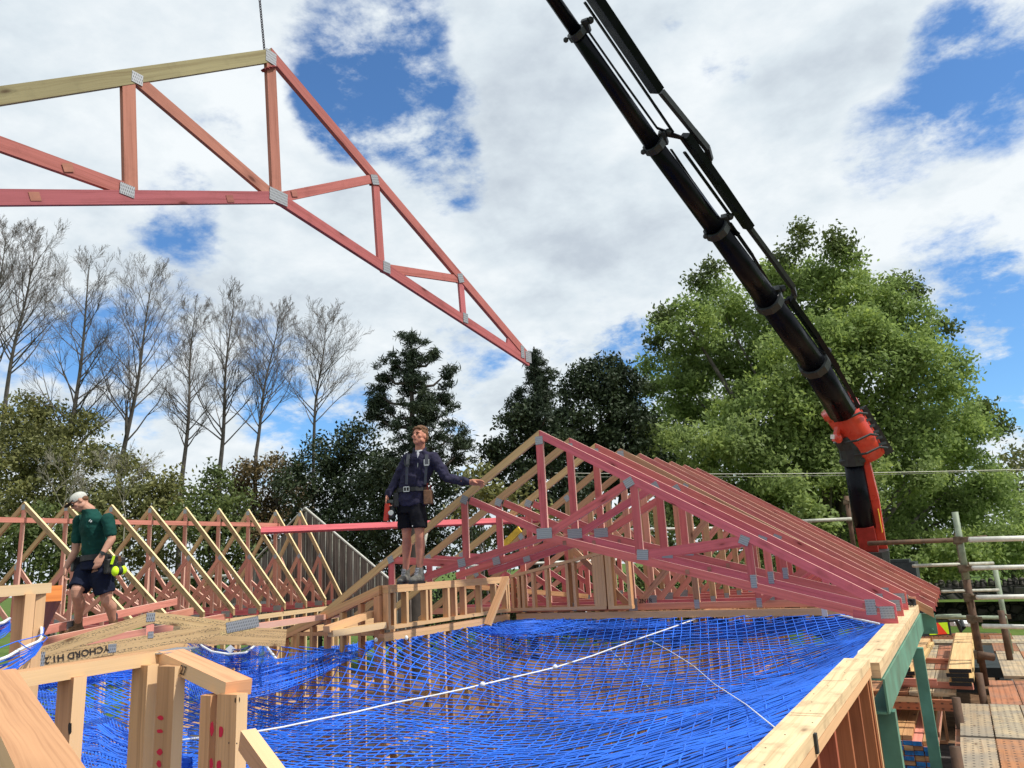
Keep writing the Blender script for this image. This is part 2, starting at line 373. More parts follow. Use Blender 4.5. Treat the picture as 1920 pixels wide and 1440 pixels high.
def lettering(body, parent, origin, xdir, ydir, size, mat='ink', align='LEFT', name='lettering', thick=.0006, ofs=.001):
    cu = bpy.data.curves.new('t', 'FONT'); cu.body = body; cu.size = size; cu.extrude = thick; cu.align_x = align; cu.offset = ofs
    o = bpy.data.objects.new('t', cu); COL.objects.link(o)
    dg = bpy.context.evaluated_depsgraph_get(); me = bpy.data.meshes.new_from_object(o.evaluated_get(dg)); bpy.data.objects.remove(o)
    x = Vector(xdir).normalized(); z = x.cross(Vector(ydir)).normalized(); y = z.cross(x)
    m = Matrix((x, y, z)).transposed().to_4x4(); m.translation = Vector(origin)-(Vector(parent.location) if parent else Vector())
    me.transform(m); me.materials.clear(); me.materials.append(MT[mat]); me.name = name
    r = bpy.data.objects.new(name, me); COL.objects.link(r); r.parent = parent; return r
def npmesh(name, v, f, mat, parent=None, nside=4):
    me = bpy.data.meshes.new(name); nf = len(f)
    if parent is not None: v = v-np.array(parent.location)
    me.vertices.add(len(v)); me.vertices.foreach_set('co', np.asarray(v, np.float32).ravel())
    me.loops.add(nf*nside); me.loops.foreach_set('vertex_index', np.asarray(f, np.int32).ravel())
    me.polygons.add(nf); me.polygons.foreach_set('loop_start', np.arange(0, nf*nside, nside, dtype=np.int32)); me.polygons.foreach_set('loop_total', np.full(nf, nside, np.int32))
    me.update(calc_edges=True); me.materials.append(MT[mat]); o = bpy.data.objects.new(name, me); COL.objects.link(o)
    if parent is not None: o.parent = parent
    return o
def flatmat(name, stops, sc=1.0, bump=.5):
    m, t, b = newmat(name); q = G(t); oc = q.n('ShaderNodeTexCoord').outputs['Object']
    n_ = q.math('ADD', q.math('MULTIPLY', q.noise(oc, .25*sc, 5, .6), .5), q.math('MULTIPLY', q.noise(oc, 4*sc, 6, .65), .5))
    q.l(q.ramp(n_, stops), b.inputs['Base Color']); b.inputs['Roughness'].default_value = .95; b.inputs['Specular IOR Level'].default_value = .1
    q.l(q.bump(q.noise(oc, 12*sc, 5, .7), bump, .05), b.inputs['Normal']); return m
MT['grass'] = flatmat('lawn', [(.36, (.05, .085, .018)), (.5, (.085, .14, .03)), (.64, (.13, .18, .045))], 1.0)
MT['dirt'] = flatmat('bare clay', [(.36, (.10, .06, .035)), (.5, (.20, .115, .065)), (.64, (.30, .20, .12))], 1.0)
MT['slab'] = flatmat('concrete slab', [(.36, (.05, .045, .045)), (.5, (.085, .078, .075)), (.64, (.13, .12, .115))], 2.0, .2)
def sheet(name, pts, z, mat):
    mb = MB(); mb.quad([(x, y, z) for x, y in pts], [(x, y) for x, y in pts]); return tag(mb.build(name, mat), kind='structure')
sheet('ground', [(-600, -300), (600, -300), (600, 900), (-600, 900)], GZ, 'grass')
sheet('dirt_yard', [(-22, -8), (14, -8), (14, 34), (-22, 34)], GZ+.004, 'dirt')
sheet('floor_slab', [(-18.3, -1), (-.55, -1), (-.55, 16), (-18.3, 16)], FL-.01, 'slab')
# ------------------------------------------------------------------ timber: trusses
def yplane(y): return (lambda u, v: Py(u, v, y)), Vector((0, -1, 0))
TH = .040
class Truss:
    def __init__(s, name, label, cat, hit, nrm, base, group=None):
        s.root = thing(name, label, cat, base, group); s.hit = hit; s.n = Vector(nrm).normalized(); s.k = 0
    def P(s, q): return Vector(q) if len(q) == 3 else s.hit(*q)
    def m(s, name, mat, a, b, h=.09, top=False, vert=False, c0=None, c1=None, label=None, t=None, bevel=0, cls=0):
        a = s.P(a); b = s.P(b)
        if vert:
            mx, my = (a.x+b.x)/2, (a.y+b.y)/2; a.x = b.x = mx; a.y = b.y = my
        ax = (b-a).normalized(); up = s.n.cross(ax)
        if up.z < 0 or (abs(up.z) < .02 and up.x < 0): up = -up
        s.k += 1
        o = MB().beam(a, b, (t or TH)-.0014*(s.k % 14), h, up=up, off=(-h/2 if top else 0), c0=c0, c1=c1).build(name, mat, s.root, bevel=bevel)
        if label: o['label'] = label
        return o
    def plate(s, c, w, h, rot=0):
        c = s.P(c); ex = Vector((0, 0, 1)).cross(s.n).normalized(); ez = Vector((0, 0, 1)); r = R(rot)
        X_ = ex*math.cos(r)+ez*math.sin(r); Z_ = -ex*math.sin(r)+ez*math.cos(r); mb = MB(); ru = random.random()
        for sgn in (1, -1):
            o = c+s.n*sgn*(TH/2+.002); i = o-s.n*sgn*.0015
            q = [o-X_*w/2-Z_*h/2, o+X_*w/2-Z_*h/2, o+X_*w/2+Z_*h/2, o-X_*w/2+Z_*h/2]
            q2 = [i-X_*w/2-Z_*h/2, i+X_*w/2-Z_*h/2, i+X_*w/2+Z_*h/2, i-X_*w/2+Z_*h/2]
            if sgn < 0: q = q[::-1]; q2 = q2[::-1]
            mb.quad(q, [(ru, ru), (ru+w, ru), (ru+w, ru+h), (ru, ru+h)])
            for k in range(4): mb.quad([q2[k], q2[(k+1) % 4], q[(k+1) % 4], q[k]], [(0, 0)]*4)
        return mb.build('nail_plate', 'galv', s.root)
# --- the three nearest scissor trusses
def scissor():
    hit, n = yplane(8.2)
    T = Truss('scissor_truss', 'nearest pink roof truss with the yellow left rafter the standing worker holds', 'roof truss', hit, n, Py(1012, 808, 8.2), 'pink scissor trusses over the netted room')
    T.m('top_chord', 'yellow', (1011.5, 807), (588, 1160), top=True, c0='v', label='yellow left rafter')
    T.m('top_chord', 'pink', (1012.5, 807), (1679, 1133), top=True, c0='v', c1='v')
    T.m('bottom_chord', 'pink', (1015, 997), (1683, 1157), h=.088, top=True, c1='v')
    T.m('bottom_chord', 'pink', (1030, 995), (786, 1079), h=.088, top=True)
    T.m('web', 'pink', (1011, 815), (1022, 1000), vert=True)
    T.m('web', 'pink', (882, 938), (1018, 999)); T.m('web', 'pink', (1026, 1003), (1184, 902)); T.m('web', 'pink', (1181, 903), (1207, 1040), vert=True)
    T.m('web', 'pink', (1209, 1040), (1398, 1012)); T.m('web', 'pink', (1400, 1010), (1414, 1094), vert=True, h=.08)
    T.m('web', 'pink', (871, 940), (875, 1056), vert=True); T.m('web', 'pink', (736, 1050), (866, 1058)); T.m('web', 'pink', (734, 1050), (735, 1103), vert=True)
    T.m('heel_wedge', 'pink', (1600, 1150), (1683, 1163), h=.075, c1='v')
    for c, w_, h_, r in (((1012, 826), .10, .10, 0), ((1180, 905), .11, .10, 25), ((872, 937), .10, .10, -25), ((867, 1055), .11, .10, 10), ((1022, 1000), .20, .12, 0), ((1206, 1040), .13, .11, -5),
                         ((1396, 1013), .10, .09, -25), ((1414, 1090), .06, .13, 0), ((1633, 1138), .09, .14, 0), ((1664, 1148), .12, .11, 0), ((734, 1049), .09, .09, 20)): T.plate(c, w_, h_, r)
    for (u, v) in ((1060, 1018), (1290, 1072)):   # dark grade stamps on the bottom chord
        mb = MB(); c = hit(u, v)+Vector((0, -.0225, -.0)); mb.beam(c+Vector((-.022, 0, 0)), c+Vector((.022, 0, 0)), .0015, .05); mb.build('stamp', MT['pinkbrown'], T.root)
    return T.root
t1 = scissor()
for dy, dz, lab in ((.84, .006, 'second pink truss from the front, its centre plate right behind the first'), (1.68, .026, 'third pink truss from the front, tucked behind the second one')):
    c = copy_tree(t1); c.location = t1.location+Vector((0, dy, dz)); c['label'] = lab
# --- flat-bottomed trusses further back
def flat_truss(y, mat_r, mat_l, label):
    z0 = 1.62+(y-10.73)*.010; xa = -4.15; hit, n = yplane(y)
    T = Truss('roof_truss', label, 'roof truss', hit, n, (xa, y, z0), 'flat bottomed trusses behind the scissor trusses')
    k = .628; V = lambda x, z: (x, y, z)
    top = lambda x: z0-abs(x-xa)*k
    bz = -.645
    T.m('top_chord', mat_r, V(xa, z0), V(-.40, top(-.40)), top=True, c0='v', c1='v'); T.m('top_chord', mat_l, V(xa, z0), V(-7.9, top(-7.9)), top=True, c0='v', c1='v')
    T.m('bottom_chord', 'pinkpale' if mat_r == 'tan' else 'pink', V(-7.7, bz), V(-.56, bz))
    T.m('web', mat_r if mat_r == 'pink' else 'pinkpale', V(xa, bz), V(xa, z0-.05), vert=True)
    for s_ in (-1, 1):
        for dx in (.92, 1.75, 2.6): T.m('web', 'pink' if dx != .92 else 'tan', V(xa+s_*dx, bz), V(xa+s_*dx, top(xa+s_*dx)-.06), vert=True, h=.085)
        T.m('web', 'pinkpale' if y > 11 else 'tan', V(xa+s_*.05, bz), V(xa+s_*1.35, top(xa+1.35)-.1), h=.085); T.m('web', 'pink', V(xa+s_*1.75, bz+.03), V(xa+s_*2.6, top(xa+2.6)-.08), h=.085)
        for dx in (.92, 1.75, 2.6): T.plate(V(xa+s_*dx, bz+.02), .07, .12); T.plate(V(xa+s_*dx, top(xa+dx)-.08), .08, .09, -32*s_) if y < 11 else None
    T.plate(V(xa, bz+.03), .13, .17); (T.plate(V(xa, z0-.09), .10, .10), T.plate(V(-.72, bz+.02), .16, .11)) if y < 11 else None
    return T
ys = [10.73, 11.55, 12.32, 13.1, 13.88, 14.68]
labs = ['flat truss with a tan rafter, first behind the pink scissor trusses', 'second flat bottomed truss of the rear row, pink rafter tail next to the tan one', 'third flat bottomed truss of the rear row, in the middle of its fan of rafters',
        'fourth flat bottomed truss of the rear row, in the upper half of the fan', 'fifth flat bottomed truss, last but one towards the trees', 'farthest flat bottomed truss, its rafter the upper edge of the roof']
first = None
for i, (y, lab) in enumerate(zip(ys, labs)):
    T = flat_truss(y, 'tan' if i == 0 else ('pinkrear' if i % 3 else 'pinkpale'), 'tan' if i < 2 else 'pinkpale', lab)
    if i == 0:
        lettering('2N1R', T.root, Py(1198, 1131, y-.0245), (1, 0, 0), (0, 0, 1), .085)
        for (u, v) in ((1258, 1127),): pass
# --- the row of trusses on the left wing
LY = [8.32, 9.14, 10.09, 11.0, 11.9, 12.83, 13.73, 14.63, 15.5]
LL = ['leftmost A-shaped truss of the far left row, cut by the picture edge', 'left row truss whose peak shows just left of the man in the cap', 'left row truss whose peak shows just right of the man in the cap',
      'fourth A-shaped truss of the left row counting from the left', 'fifth and middle A-shaped truss of the left row', 'sixth A-shaped truss of the left row, two past the middle', 'seventh A-shaped truss of the left row, above the start of the grey gable sheathing',
      'eighth A-shaped truss of the left row, next to the gable end truss', 'last A-shaped truss of the left row, fixed against the grey gable end']
def a_truss(y, label, zt):
    hit, n = yplane(y); xa = -15.26; xh = -12.55-.27*(y-11); zh = -.53; k = (zt-zh)/(xh-xa)
    T = Truss('gable_truss', label, 'roof truss', hit, n, (xa, y, zt), 'A-shaped trusses of the left wing')
    V = lambda x, z: (x, y, z); bz = -.66; half = xh-xa; top = lambda x: zt-abs(x-xa)*k
    T.m('top_chord', 'yellowwet', V(xa, zt), V(xh, zh), h=.10, top=True, c0='v', c1='v', t=.045); T.m('top_chord', 'yellow', V(xa, zt), V(xa-half, zh), h=.10, top=True, c0='v', c1='v', t=.045)
    T.m('bottom_chord', 'pink', V(xa-half+.1, bz), V(xh-.06, bz), h=.1)
    T.m('web', 'pinkpale', V(xa, bz), V(xa, zt-.08), vert=True, h=.1)
    for s_ in (-1, 1):
        xm = xa+s_*half*.49; T.m('web', 'pinkpale', V(xm+s_*.04, bz+.05), V(xa+s_*half*.76, top(xa+half*.76)-.12), h=.08); T.m('web', 'pinkpale', V(xa+s_*half*.76, bz), V(xa+s_*half*.76, top(xa+half*.76)-.1), vert=True, h=.08); T.m('web', 'pinkpale', V(xm, bz), V(xm, top(xm)-.07), vert=True, h=.1)
        T.m('web', 'pinkpale', V(xa+s_*.05, bz+.04), V(xm-s_*.03, top(xm)-.1), h=.1)
        T.m('web', 'pinkpale', V(xa+s_*half*.07, top(xm)*.0+bz+.62), V(xa+s_*half*.49, bz+.08), h=.08)
        T.plate(V(xm, top(xm)-.1), .10, .10, -38*s_); T.plate(V(xa+s_*(half-.22), bz+.03), .24, .11)
    T.plate(V(xa, zt-.1), .11, .10); T.plate(V(xa, bz+.04), .18, .14)
    return T
for i, (y, lab) in enumerate(zip(LY, LL)): a_truss(y, lab, 1.655+.012*(y-8.3))
hb = tag(MB().beam((-15.19, 7.4, 1.30), (-15.19, 14.75, 1.34), .045, .095).build('ridge_brace', 'pinkpale'), 'long salmon board nailed through the king posts of the left row just under the peaks', 'brace board')
hb2 = tag(MB().beam((-15.11, 14.1, 1.22), (-15.11, 15.5, 1.22), .045, .095).build('ridge_brace', 'pinkpale'), 'short salmon board lapped below the end of the long brace beside the gable', 'brace board')
# gable end: weathered vertical sheathing with a white edge flashing
g = thing('gable_wall', 'grey brown gable end of vertical boards with white edge flashing behind the left trusses', 'gable wall', (-15.26, 15.75, -.7))
def gable_mat():
    m, t, b = newmat('weathered vertical boarding'); q = G(t); oc = q.n('ShaderNodeTexCoord').outputs['Object']
    st = q.noise(q.mapping(oc, (22, 1, .5)), 1.0, 3, .6); fn = q.noise(q.mapping(oc, (60, 1, 3)), 1.0, 3)
    q.l(q.ramp(q.math('ADD', q.math('MULTIPLY', st, .7), q.math('MULTIPLY', fn, .3)), [(.36, (.045, .035, .03)), (.5, (.13, .10, .085)), (.62, (.26, .22, .19))]), b.inputs['Base Color']); b.inputs['Roughness'].default_value = .6; return m
MT['gable'] = gable_mat()
mb = MB(); zt = 1.76; xr = -11.95; hf = 3.42; k_ = (zt+.62)/hf
prof = [(-15.26-hf, -.62), (-15.26-hf, -1.5), (-15.26+hf, -1.5), (-15.26+hf, -.62), (-15.26, zt)]
f = [(x, 15.74, z) for x, z in prof]; b_ = [(x, 15.79, z) for x, z in prof]
mb.quad(f[::-1]); mb.quad(b_)
for i in range(5): mb.quad([f[i], f[(i+1) % 5], b_[(i+1) % 5], b_[i]])
mb.build('sheathing', 'gable', g)
x = -15.26-hf+.12; kk = 0
while x < -15.26+hf-.05:
    zz_ = zt-abs(x+15.26)*k_-.03; MB().beam((x, 15.728, -1.45), (x, 15.728, zz_), .020, .018, up=(0, 1, 0)).build('batten', 'flash' if kk % 4 == 1 else 'tube', g); x += .235; kk += 1
for s_ in (-1, 1): MB().beam((-15.26, 15.68, zt+.07), (-15.26+s_*(hf+.1), 15.68, -.62+.0), .06, .03, c0='v').build('flashing', 'flash', g)
# ------------------------------------------------------------------ the truss on the chain
def rotm(a, b, c):
    ca, sa, cb, sb, cc, sc = math.cos(a), math.sin(a), math.cos(b), math.sin(b), math.cos(c), math.sin(c)
    return np.array([[ca, -sa, 0], [sa, ca, 0], [0, 0, 1]])@np.array([[1, 0, 0], [0, cb, -sb], [0, sb, cb]])@np.array([[cc, 0, sc], [0, 1, 0], [-sc, 0, cc]])
RH = rotm(1.516, .018, -.115); PH = Vector((-4.036, 3.688, 3.972)); nH = Vector(RH@np.array([0, -1, 0]))
def hitH(u, v): r = Vector(ray(u, v)); return r*(PH.dot(nH)/r.dot(nH))
H = Truss('hanging_truss', 'big dusty pink truss hanging in the sky from the crane chain', 'roof truss', hitH, nH, PH)
H.m('top_chord', 'green_yellow', (505, 93), (-260, 199), h=.095, top=True, c0='v', label='green tinged yellow top chord')
H.m('top_chord', 'pinkhang', (506, 91), (991, 664), h=.09, top=True, c0='v', c1='v')
H.m('bottom_chord', 'pinkhang', (512, 371), (-330, 371), h=.088); H.m('bottom_chord', 'pinkhang', (505, 361), (990, 679), h=.088, c1='v')
H.m('web', 'pinkbrown', (505, 100), (517, 365), vert=False, h=.088); H.m('web', 'pinkbrown', (239, 148), (244, 366), h=.088); H.m('web', 'pinkbrown', (256, 150), (510, 367), h=.085)
H.m('web', 'pinkhang', (236, 356), (-180, 206), h=.085); H.m('web', 'pinkhang', (527, 370), (695, 336), h=.075); H.m('web', 'pinkhang', (703, 336), (714, 500), h=.08)
H.m('web', 'pinkhang', (724, 503), (862, 524), h=.075); H.m('web', 'pinkhang', (863, 525), (869, 598), h=.08); H.m('heel_wedge', 'pinkhang', (950, 640), (990, 674), h=.09, c1='v')
for c, w_, h_, r in (((505, 109), .10, .105, 0), ((254, 149), .075, .075, 0), ((235, 358), .095, .075, 0), ((519, 370), .17, .10, 0), ((700, 338), .09, .09, 20), ((722, 502), .09, .10, 0), ((861, 522), .09, .09, 20), ((870, 597), .08, .1, 0), ((977, 660), .07, .14, 0), ((988, 670), .12, .12, 0)): H.plate(c, w_, h_, r)
for (u, v) in ((62, 370), (124, 316), (428, 374), (549, 364)):
    c = hitH(u, v)-nH*0; a_ = (hitH(u+5, v)-c).normalized(); mb = MB(); c2 = c+nH*(TH/2+.0006) if nH.dot(-c) > 0 else c-nH*(TH/2+.0006)
    mb.beam(c2-a_*.03, c2+a_*.03, .001, .05, up=nH.cross(a_)); mb.build('stamp', 'pinkbrown', H.root)
# ------------------------------------------------------------------ wall frames
def wall(name, label, A, B, ztop, zbot, xs, mat='framing', w=.09, plates=2, noggin=None, grp=None, zend=None, mats=None, bottom=True, ph=.045):
    """A, B: ends in plan; ztop may slope to zend; xs: stud positions 0..1"""
    A = Vector((*A, 0)); B = Vector((*B, 0)); ax = (B-A).normalized(); zend = ztop if zend is None else zend
    r = thing(name, label, 'wall frame', (A.x, A.y, zbot), grp); tp = lambda t: ztop*(1-t)+zend*t
    for k in range(plates):
        bpart('top_plate', mat, r, A+Vector((0, 0, tp(0)-ph/2-k*(ph+.001))), B+Vector((0, 0, tp(1)-ph/2-k*(ph+.001))), w-.002*k, ph, c0='v', c1='v')
    if bottom: bpart('bottom_plate', mat, r, A+Vector((0, 0, zbot+.0225)), B+Vector((0, 0, zbot+.0225)), w, .045)
    for t in xs:
        p = A.lerp(B, t); bpart('stud', mat, r, p+Vector((0, 0, zbot+.045)), p+Vector((0, 0, tp(t)-plates*(ph+.001)-.003)), w-.004, .045, up=ax)
    if noggin:
        st = sorted(xs)
        for z in noggin:
            for a, b in zip(st[:-1], st[1:]):
                if (b-a)*(B-A).length > .15: bpart('noggin', mat, r, A.lerp(B, a)+ax*.024+Vector((0, 0, z)), A.lerp(B, b)-ax*.024+Vector((0, 0, z)), w-.006, .045)
    return r
FL = -3.3
# dwarf wall the worker stands on
dw = wall('dwarf_wall', 'low timber wall frame the standing worker has his boots on', (-6.1, 7.62), (-6.1, 10.55), -.145, -.66, [.008, .045, .13, .27, .30, .44, .50, .58, .72, .86, .97, .992], 'framing', .09)
tag(MB().beam(Pd(949, 1083, 9.9), Pd(914, 1172, 9.55), .09, .045, up=(0, -1, 0)).build('brace_board', 'framing'), 'short pale diagonal board nailed to the right end of the low wall', 'brace board')
# raking wall falling to the left
rk = wall('raking_wall', 'timber wall frame with a sloping double plate falling from the low wall to the left', (-6.16, 7.62), (-7.98, 7.62), -.145, FL, [.01, .035, .17, .33, .47, .60, .72, .86, .985], 'frameshade', .09, plates=2, noggin=[-.70, -2.0], zend=-.74, ph=.052)
# raking wall rising to the right behind
rr = wall('raking_wall', 'timber wall frame with a sloping plate rising behind the right end of the low wall', (-6.06, 10.62), (-4.50, 10.62), -.13, -.66, [.02, .09, .14, .25, .40, .62, .69, .90, .93, .96, .99], 'framing', .09, plates=1, zend=.15)
bx = wall('doorway_frame', 'small upright timber box frame with a flat top right of the rising rake', (-4.46, 10.60), (-4.10, 10.60), .15, -.66, [.06, .19, .92], 'framing', .11, plates=1)
# full height walls under the net
wl = wall('wall_frame', 'full height timber wall frame under the low wall, seen through the blue net', (-6.12, 10.55), (-6.12, 7.56), -.70, FL, [0, .13, .2, .27, .4, .53, .58, .7, .83, .93, 1], 'framing', .09, noggin=[-1.95])
wf = wall('wall_frame', 'timber wall frame across the far side of the netted room', (-6.0, 10.66), (-.62, 10.66), -.70, FL, [.01, .09, .17, .25, .33, .35, .43, .51, .60, .69, .78, .87, .93, .99], 'framing', .09, noggin=[-1.75])
wi = wall('wall_frame', 'inner timber wall frame standing behind the far netted wall', (-5.8, 13.2), (-1.0, 13.2), -.72, FL, [i/11 for i in range(12)], 'framing', .09, noggin=[-1.9])
wj = wall('wall_frame', 'timber partition frame between the netted room and the left wing', (-9.6, 3.4), (-9.6, 12.2), -.80, FL, [i/21 for i in range(22)], 'framing', .09, noggin=[-1.9])
wq = wall('wall_frame', 'timber frame under the right heels of the left row of trusses', (-11.9, 7.5), (-13.7, 15.2), -.715, FL, [i/16 for i in range(17)], 'yellow', .09, noggin=[-1.0])
wn = wall('wall_frame', 'farthest timber wall frame at the back of the house', (-8.8, 15.9), (-.7, 15.9), -.72, FL, [i/20 for i in range(21)], 'frameshade', .09, noggin=[-1.9])
wo = wall('wall_frame', 'timber partition running back from the far netted wall', (-3.2, 10.8), (-3.2, 15.8), -.72, FL, [i/11 for i in range(12)], 'frameshade', .09, noggin=[-1.9])
wm = wall('wall_frame', 'inner timber partition below the middle of the blue net', (-5.9, 6.4), (-2.9, 6.4), -1.95, FL, [i/7 for i in range(8)], 'framing', .09, plates=1)
for (a, b, lab) in (((-5.95, 9.0, -3.1), (-5.95, 7.4, -1.6), 'thin pale brace strap slanting on the left wall under the net'), ((-4.9, 10.58, -.85), (-3.0, 10.58, -2.6), 'pale diagonal brace on the far wall behind the net'), ((-2.6, 10.58, -1.9), (-1.0, 10.58, -3.1), 'second pale diagonal brace lower on the far wall behind the net')):
    tag(MB().beam(a, b, .03, .05, up=(0, 1, 0) if abs(a[1]-b[1]) < .1 else (1, 0, 0)).build('brace_strap', 'flash'), lab, 'brace')
# right hand wall: double plate running away from the viewer
r = thing('side_wall', 'long timber wall with a pale worn double top plate right of the net', 'wall frame', (-.66, 3.4, FL))
bpart('top_plate', 'plate', r, (-.665, 1.2, -.685), (-.665, 5.42, -.685), .145, .050, bevel=.004); bpart('top_plate', 'framing', r, (-.66, 1.2, -.735), (-.66, 5.42, -.735), .135, .045)
y = 1.5
while y < 5.3: bpart('stud', 'redply', r, (-.66, y, FL), (-.66, y, -.762), .128, .042, up=(0, 1, 0)); y += .46
bpart('stud', 'framing', r, (-.66, 5.36, FL), (-.66, 5.36, -.762), .130, .045, up=(0, 1, 0)); bpart('stud', 'redply', r, (-.66, 5.29, FL), (-.66, 5.29, -.762), .130, .045, up=(0, 1, 0))
bpart('bottom_plate', 'framing', r, (-.66, 1.2, FL+.02), (-.66, 5.42, FL+.02), .135, .045)
mb = MB(); rg_ = random.Random(2)
for k in range(16): yy = 1.8+k*.23+rg_.uniform(-.02, .02); xx = -.665+rg_.uniform(-.05, .05); mb.tube([(xx, yy, -.662), (xx, yy, -.6585)], .0032, 6)
mb.build('nail_heads', 'ink', r)
mb = MB()
for yy in (2.6, 3.55, 3.6, 4.5): mb.beam((-.73, yy, -.6592), (-.60, yy+.004, -.6592), .0018, .0006)
mb.build('pencil_lines', 'ink', r)
MB().beam((-.66+.0735, 3.28, -.67), (-.66+.0735, 3.28, -.74), .010, .03, up=(0, 1, 0)).build('strap', 'blackmatt', r)
r = thing('steel_portal', 'green primed steel beam and posts carrying a pale timber plate', 'steel frame', (-.6, 8, FL))
bpart('top_plate', 'plate', r, (-.63, 5.46, -.712), (-.63, 10.72, -.712), .17, .045, bevel=.003); bpart('top_plate', 'plate', r, (-.628, 5.46, -.758), (-.628, 10.72, -.758), .165, .045)
mb = MB(); mb.beam((-.60, 5.46, -.885), (-.60, 10.7, -.885), .012, .20, side=.065); mb.beam((-.60, 5.46, -.788), (-.60, 10.7, -.788), .11, .012); mb.beam((-.60, 5.46, -.982), (-.60, 10.7, -.982), .11, .012); mb.build('beam', 'steelgreen', r)
for (px_, py_) in ((-.56, 5.62), (-.53, 9.0)):
    mb = MB(); mb.beam((px_, py_, GZ), (px_, py_, -.99), .10, .11, up=(0, 1, 0)); mb.build('post', 'steelgreen', r, bevel=.006)
mb = MB(); mb.beam((-.475, 10.80, -.80), (-.475, 10.80, -1.03), .17, .03, up=(0, 1, 0)); mb.tube([(-.44, 10.78, -.98), (-.44, 10.74, -.98)], .012, 8); mb.build('end_plate', 'steelgreen', r)
# black strapping coil on the plate
mb = MB()
for k in range(9):
    a = k*.7; mb.tube([Vector((-.60+.05*math.sin(a+t*6.28/10), 10.35+.07*math.cos(a*1.3+t*6.28/10)+k*.012, -.64+.035*math.sin(t*6.28/10*2+a))) for t in range(11)], .006, 5)
tag(mb.build('strap_coil', 'leather'), 'tangle of black strapping lying on the plate at the far corner', 'strap')
# ------------------------------------------------------------------ foreground corner frame
r = thing('corner_frame', 'close timber corner frame with 27 written on its plate and red paint on studs', 'wall frame', Pd(300, 1400, 2.9))
nr = .004
A0 = Pd(299, 1221, 2.92); B0 = Pd(-14, 1268, 2.36); 
u_ = Vector((0, 0, 1))
def fl(p, dz): return p+Vector((0, 0, dz))
dirA = (B0-A0).normalized(); sdA = dirA.cross(u_).normalized()
if sdA.x > 0: sdA = -sdA
bpart('top_plate', 'framingnear', r, fl(A0+sdA*.045-dirA*.0, -.024), fl(B0+sdA*.045, -.024), .09, .045, bevel=nr, label=None) if False else MB().beam(fl(A0+sdA*.045, -.024), fl(B0+sdA*.045, -.024), .09, .047).build('top_plate', 'framingnear', r, bevel=nr)
C0 = Pd(297, 1221, 2.92); C1 = Pd(423, 1279, 2.55); D1 = Pd(459, 1272, 2.60)
sdC = (D1-C1); sdC.z = 0; sdC.normalize(); dC = (C1-C0); 
MB().beam(C0+sdC*.047+Vector((0, 0, -.026)), C1+sdC*.047+Vector((0, 0, -.026)), .094, .050).build('top_plate', 'framingnear', r, bevel=nr)
lx = (C1-C0).normalized(); nx = lx.cross(u_).normalized()
nf_ = lx.cross(u_).normalized(); rq = Vector(ray(337, 1263)); hq = rq*(C0.dot(nf_)/rq.dot(nf_)); lettering('27', r, hq*.997, lx, (0, 0, 1), .046, ofs=0)
def stud(u, v, d, zt_off, w_=.09, t_=.045, axis=(0, 1, 0), mat='framingnear', zb=-1.6):
    p = Pd(u, v, d); return MB().beam(Vector((p.x, p.y, zb)), Vector((p.x, p.y, p.z+zt_off)), w_, t_, up=axis).build('stud', mat, r, bevel=nr)
stud(136, 1268, 2.62, 0, .09, .045); stud(273, 1246, 2.86, 0, .088, .045)
s3 = stud(322, 1248, 2.80, 0, .094, .045); stud(396, 1302, 2.60, .0, .05, .045, mat='frameshade'); s4 = stud(436, 1300, 2.55, .0, .092, .045)
def mark(u, v, yf, sx, sz, mat='redspray', name='paint_mark'):
    c = Py(u, v, yf-.0012); rg_ = random.Random(int(u*7+v)); n_ = 14; pts = [c+Vector((sx*math.cos(t_*6.283/n_)*rg_.uniform(.75, 1.1), 0, sz*math.sin(t_*6.283/n_)*rg_.uniform(.75, 1.1))) for t_ in range(n_)]
    mb = MB(); mb.quad(pts, [(0, 0)]*n_); mb.build(name, mat, r)
y3 = Pd(322, 1248, 2.80).y-.0225; y4 = Pd(436, 1300, 2.55).y-.0225; y5 = Pd(396, 1302, 2.60).y-.0225
for (u, v, sx, sz) in ((301, 1346, .018, .008), (300, 1371, .018, .007), (299, 1410, .016, .012), (298, 1432, .014, .012)): mark(u, v, y3, sx, sz)
for (u, v, sx, sz) in ((397, 1366, .010, .026), (396, 1432, .010, .02)): mark(u, v, y5, sx, sz)
for (u, v, sx, sz) in ((414, 1372, .012, .020), (410, 1436, .012, .02)): mark(u, v, y4, sx, sz)
for (u, v) in ((441, 1313), (449, 1312), (429, 1393), (444, 1394)): mark(u, v, y4, .003, .009 if v < 1350 else .003, 'ink', 'nail_hole')
for (u, v) in ((131, 1366),): mark(u, v, Pd(136, 1268, 2.62).y-.0225, .012, .022, 'ink', 'knot_hole')
mb = MB()
for (u, v) in ((409, 1265), (416, 1261), (425, 1263), (432, 1260), (421, 1268), (436, 1266), (440, 1262)):
    c = Pd(u, v, 2.6); zt_ = C0.z+(C1.z-C0.z)*.93; c = Pz(u, v, zt_+.0); mb.tube([c-Vector((0, 0, .004)), c+Vector((0, 0, .004))], .0028, 6)
mb.build('nail_heads', 'ink', r)
# printed plate over the far corner
tag(MB().beam(Pd(352, 1214, 3.1), Pd(292, 1226, 2.90), .10, .004, up=(0, 0, 1)).build('nail_plate', 'galv', r))
# big out-of-focus rail bottom left
tag(MB().beam(Pd(-12, 1262, 1.75), Pd(160, 1560, .98), .085, .05, off=-.02).build('sloping_rail', 'framingnear', bevel=.004), 'very close sloping timber rail cutting the bottom left corner', 'timber rail')
tag(MB().beam(Pd(463, 1386, 2.35), Pd(530, 1480, 2.1), .045, .06, up=(0, 0, 1)).build('timber_offcut', 'framingnear', bevel=.003), 'end of a small sloping timber right of the red marked studs', 'timber')
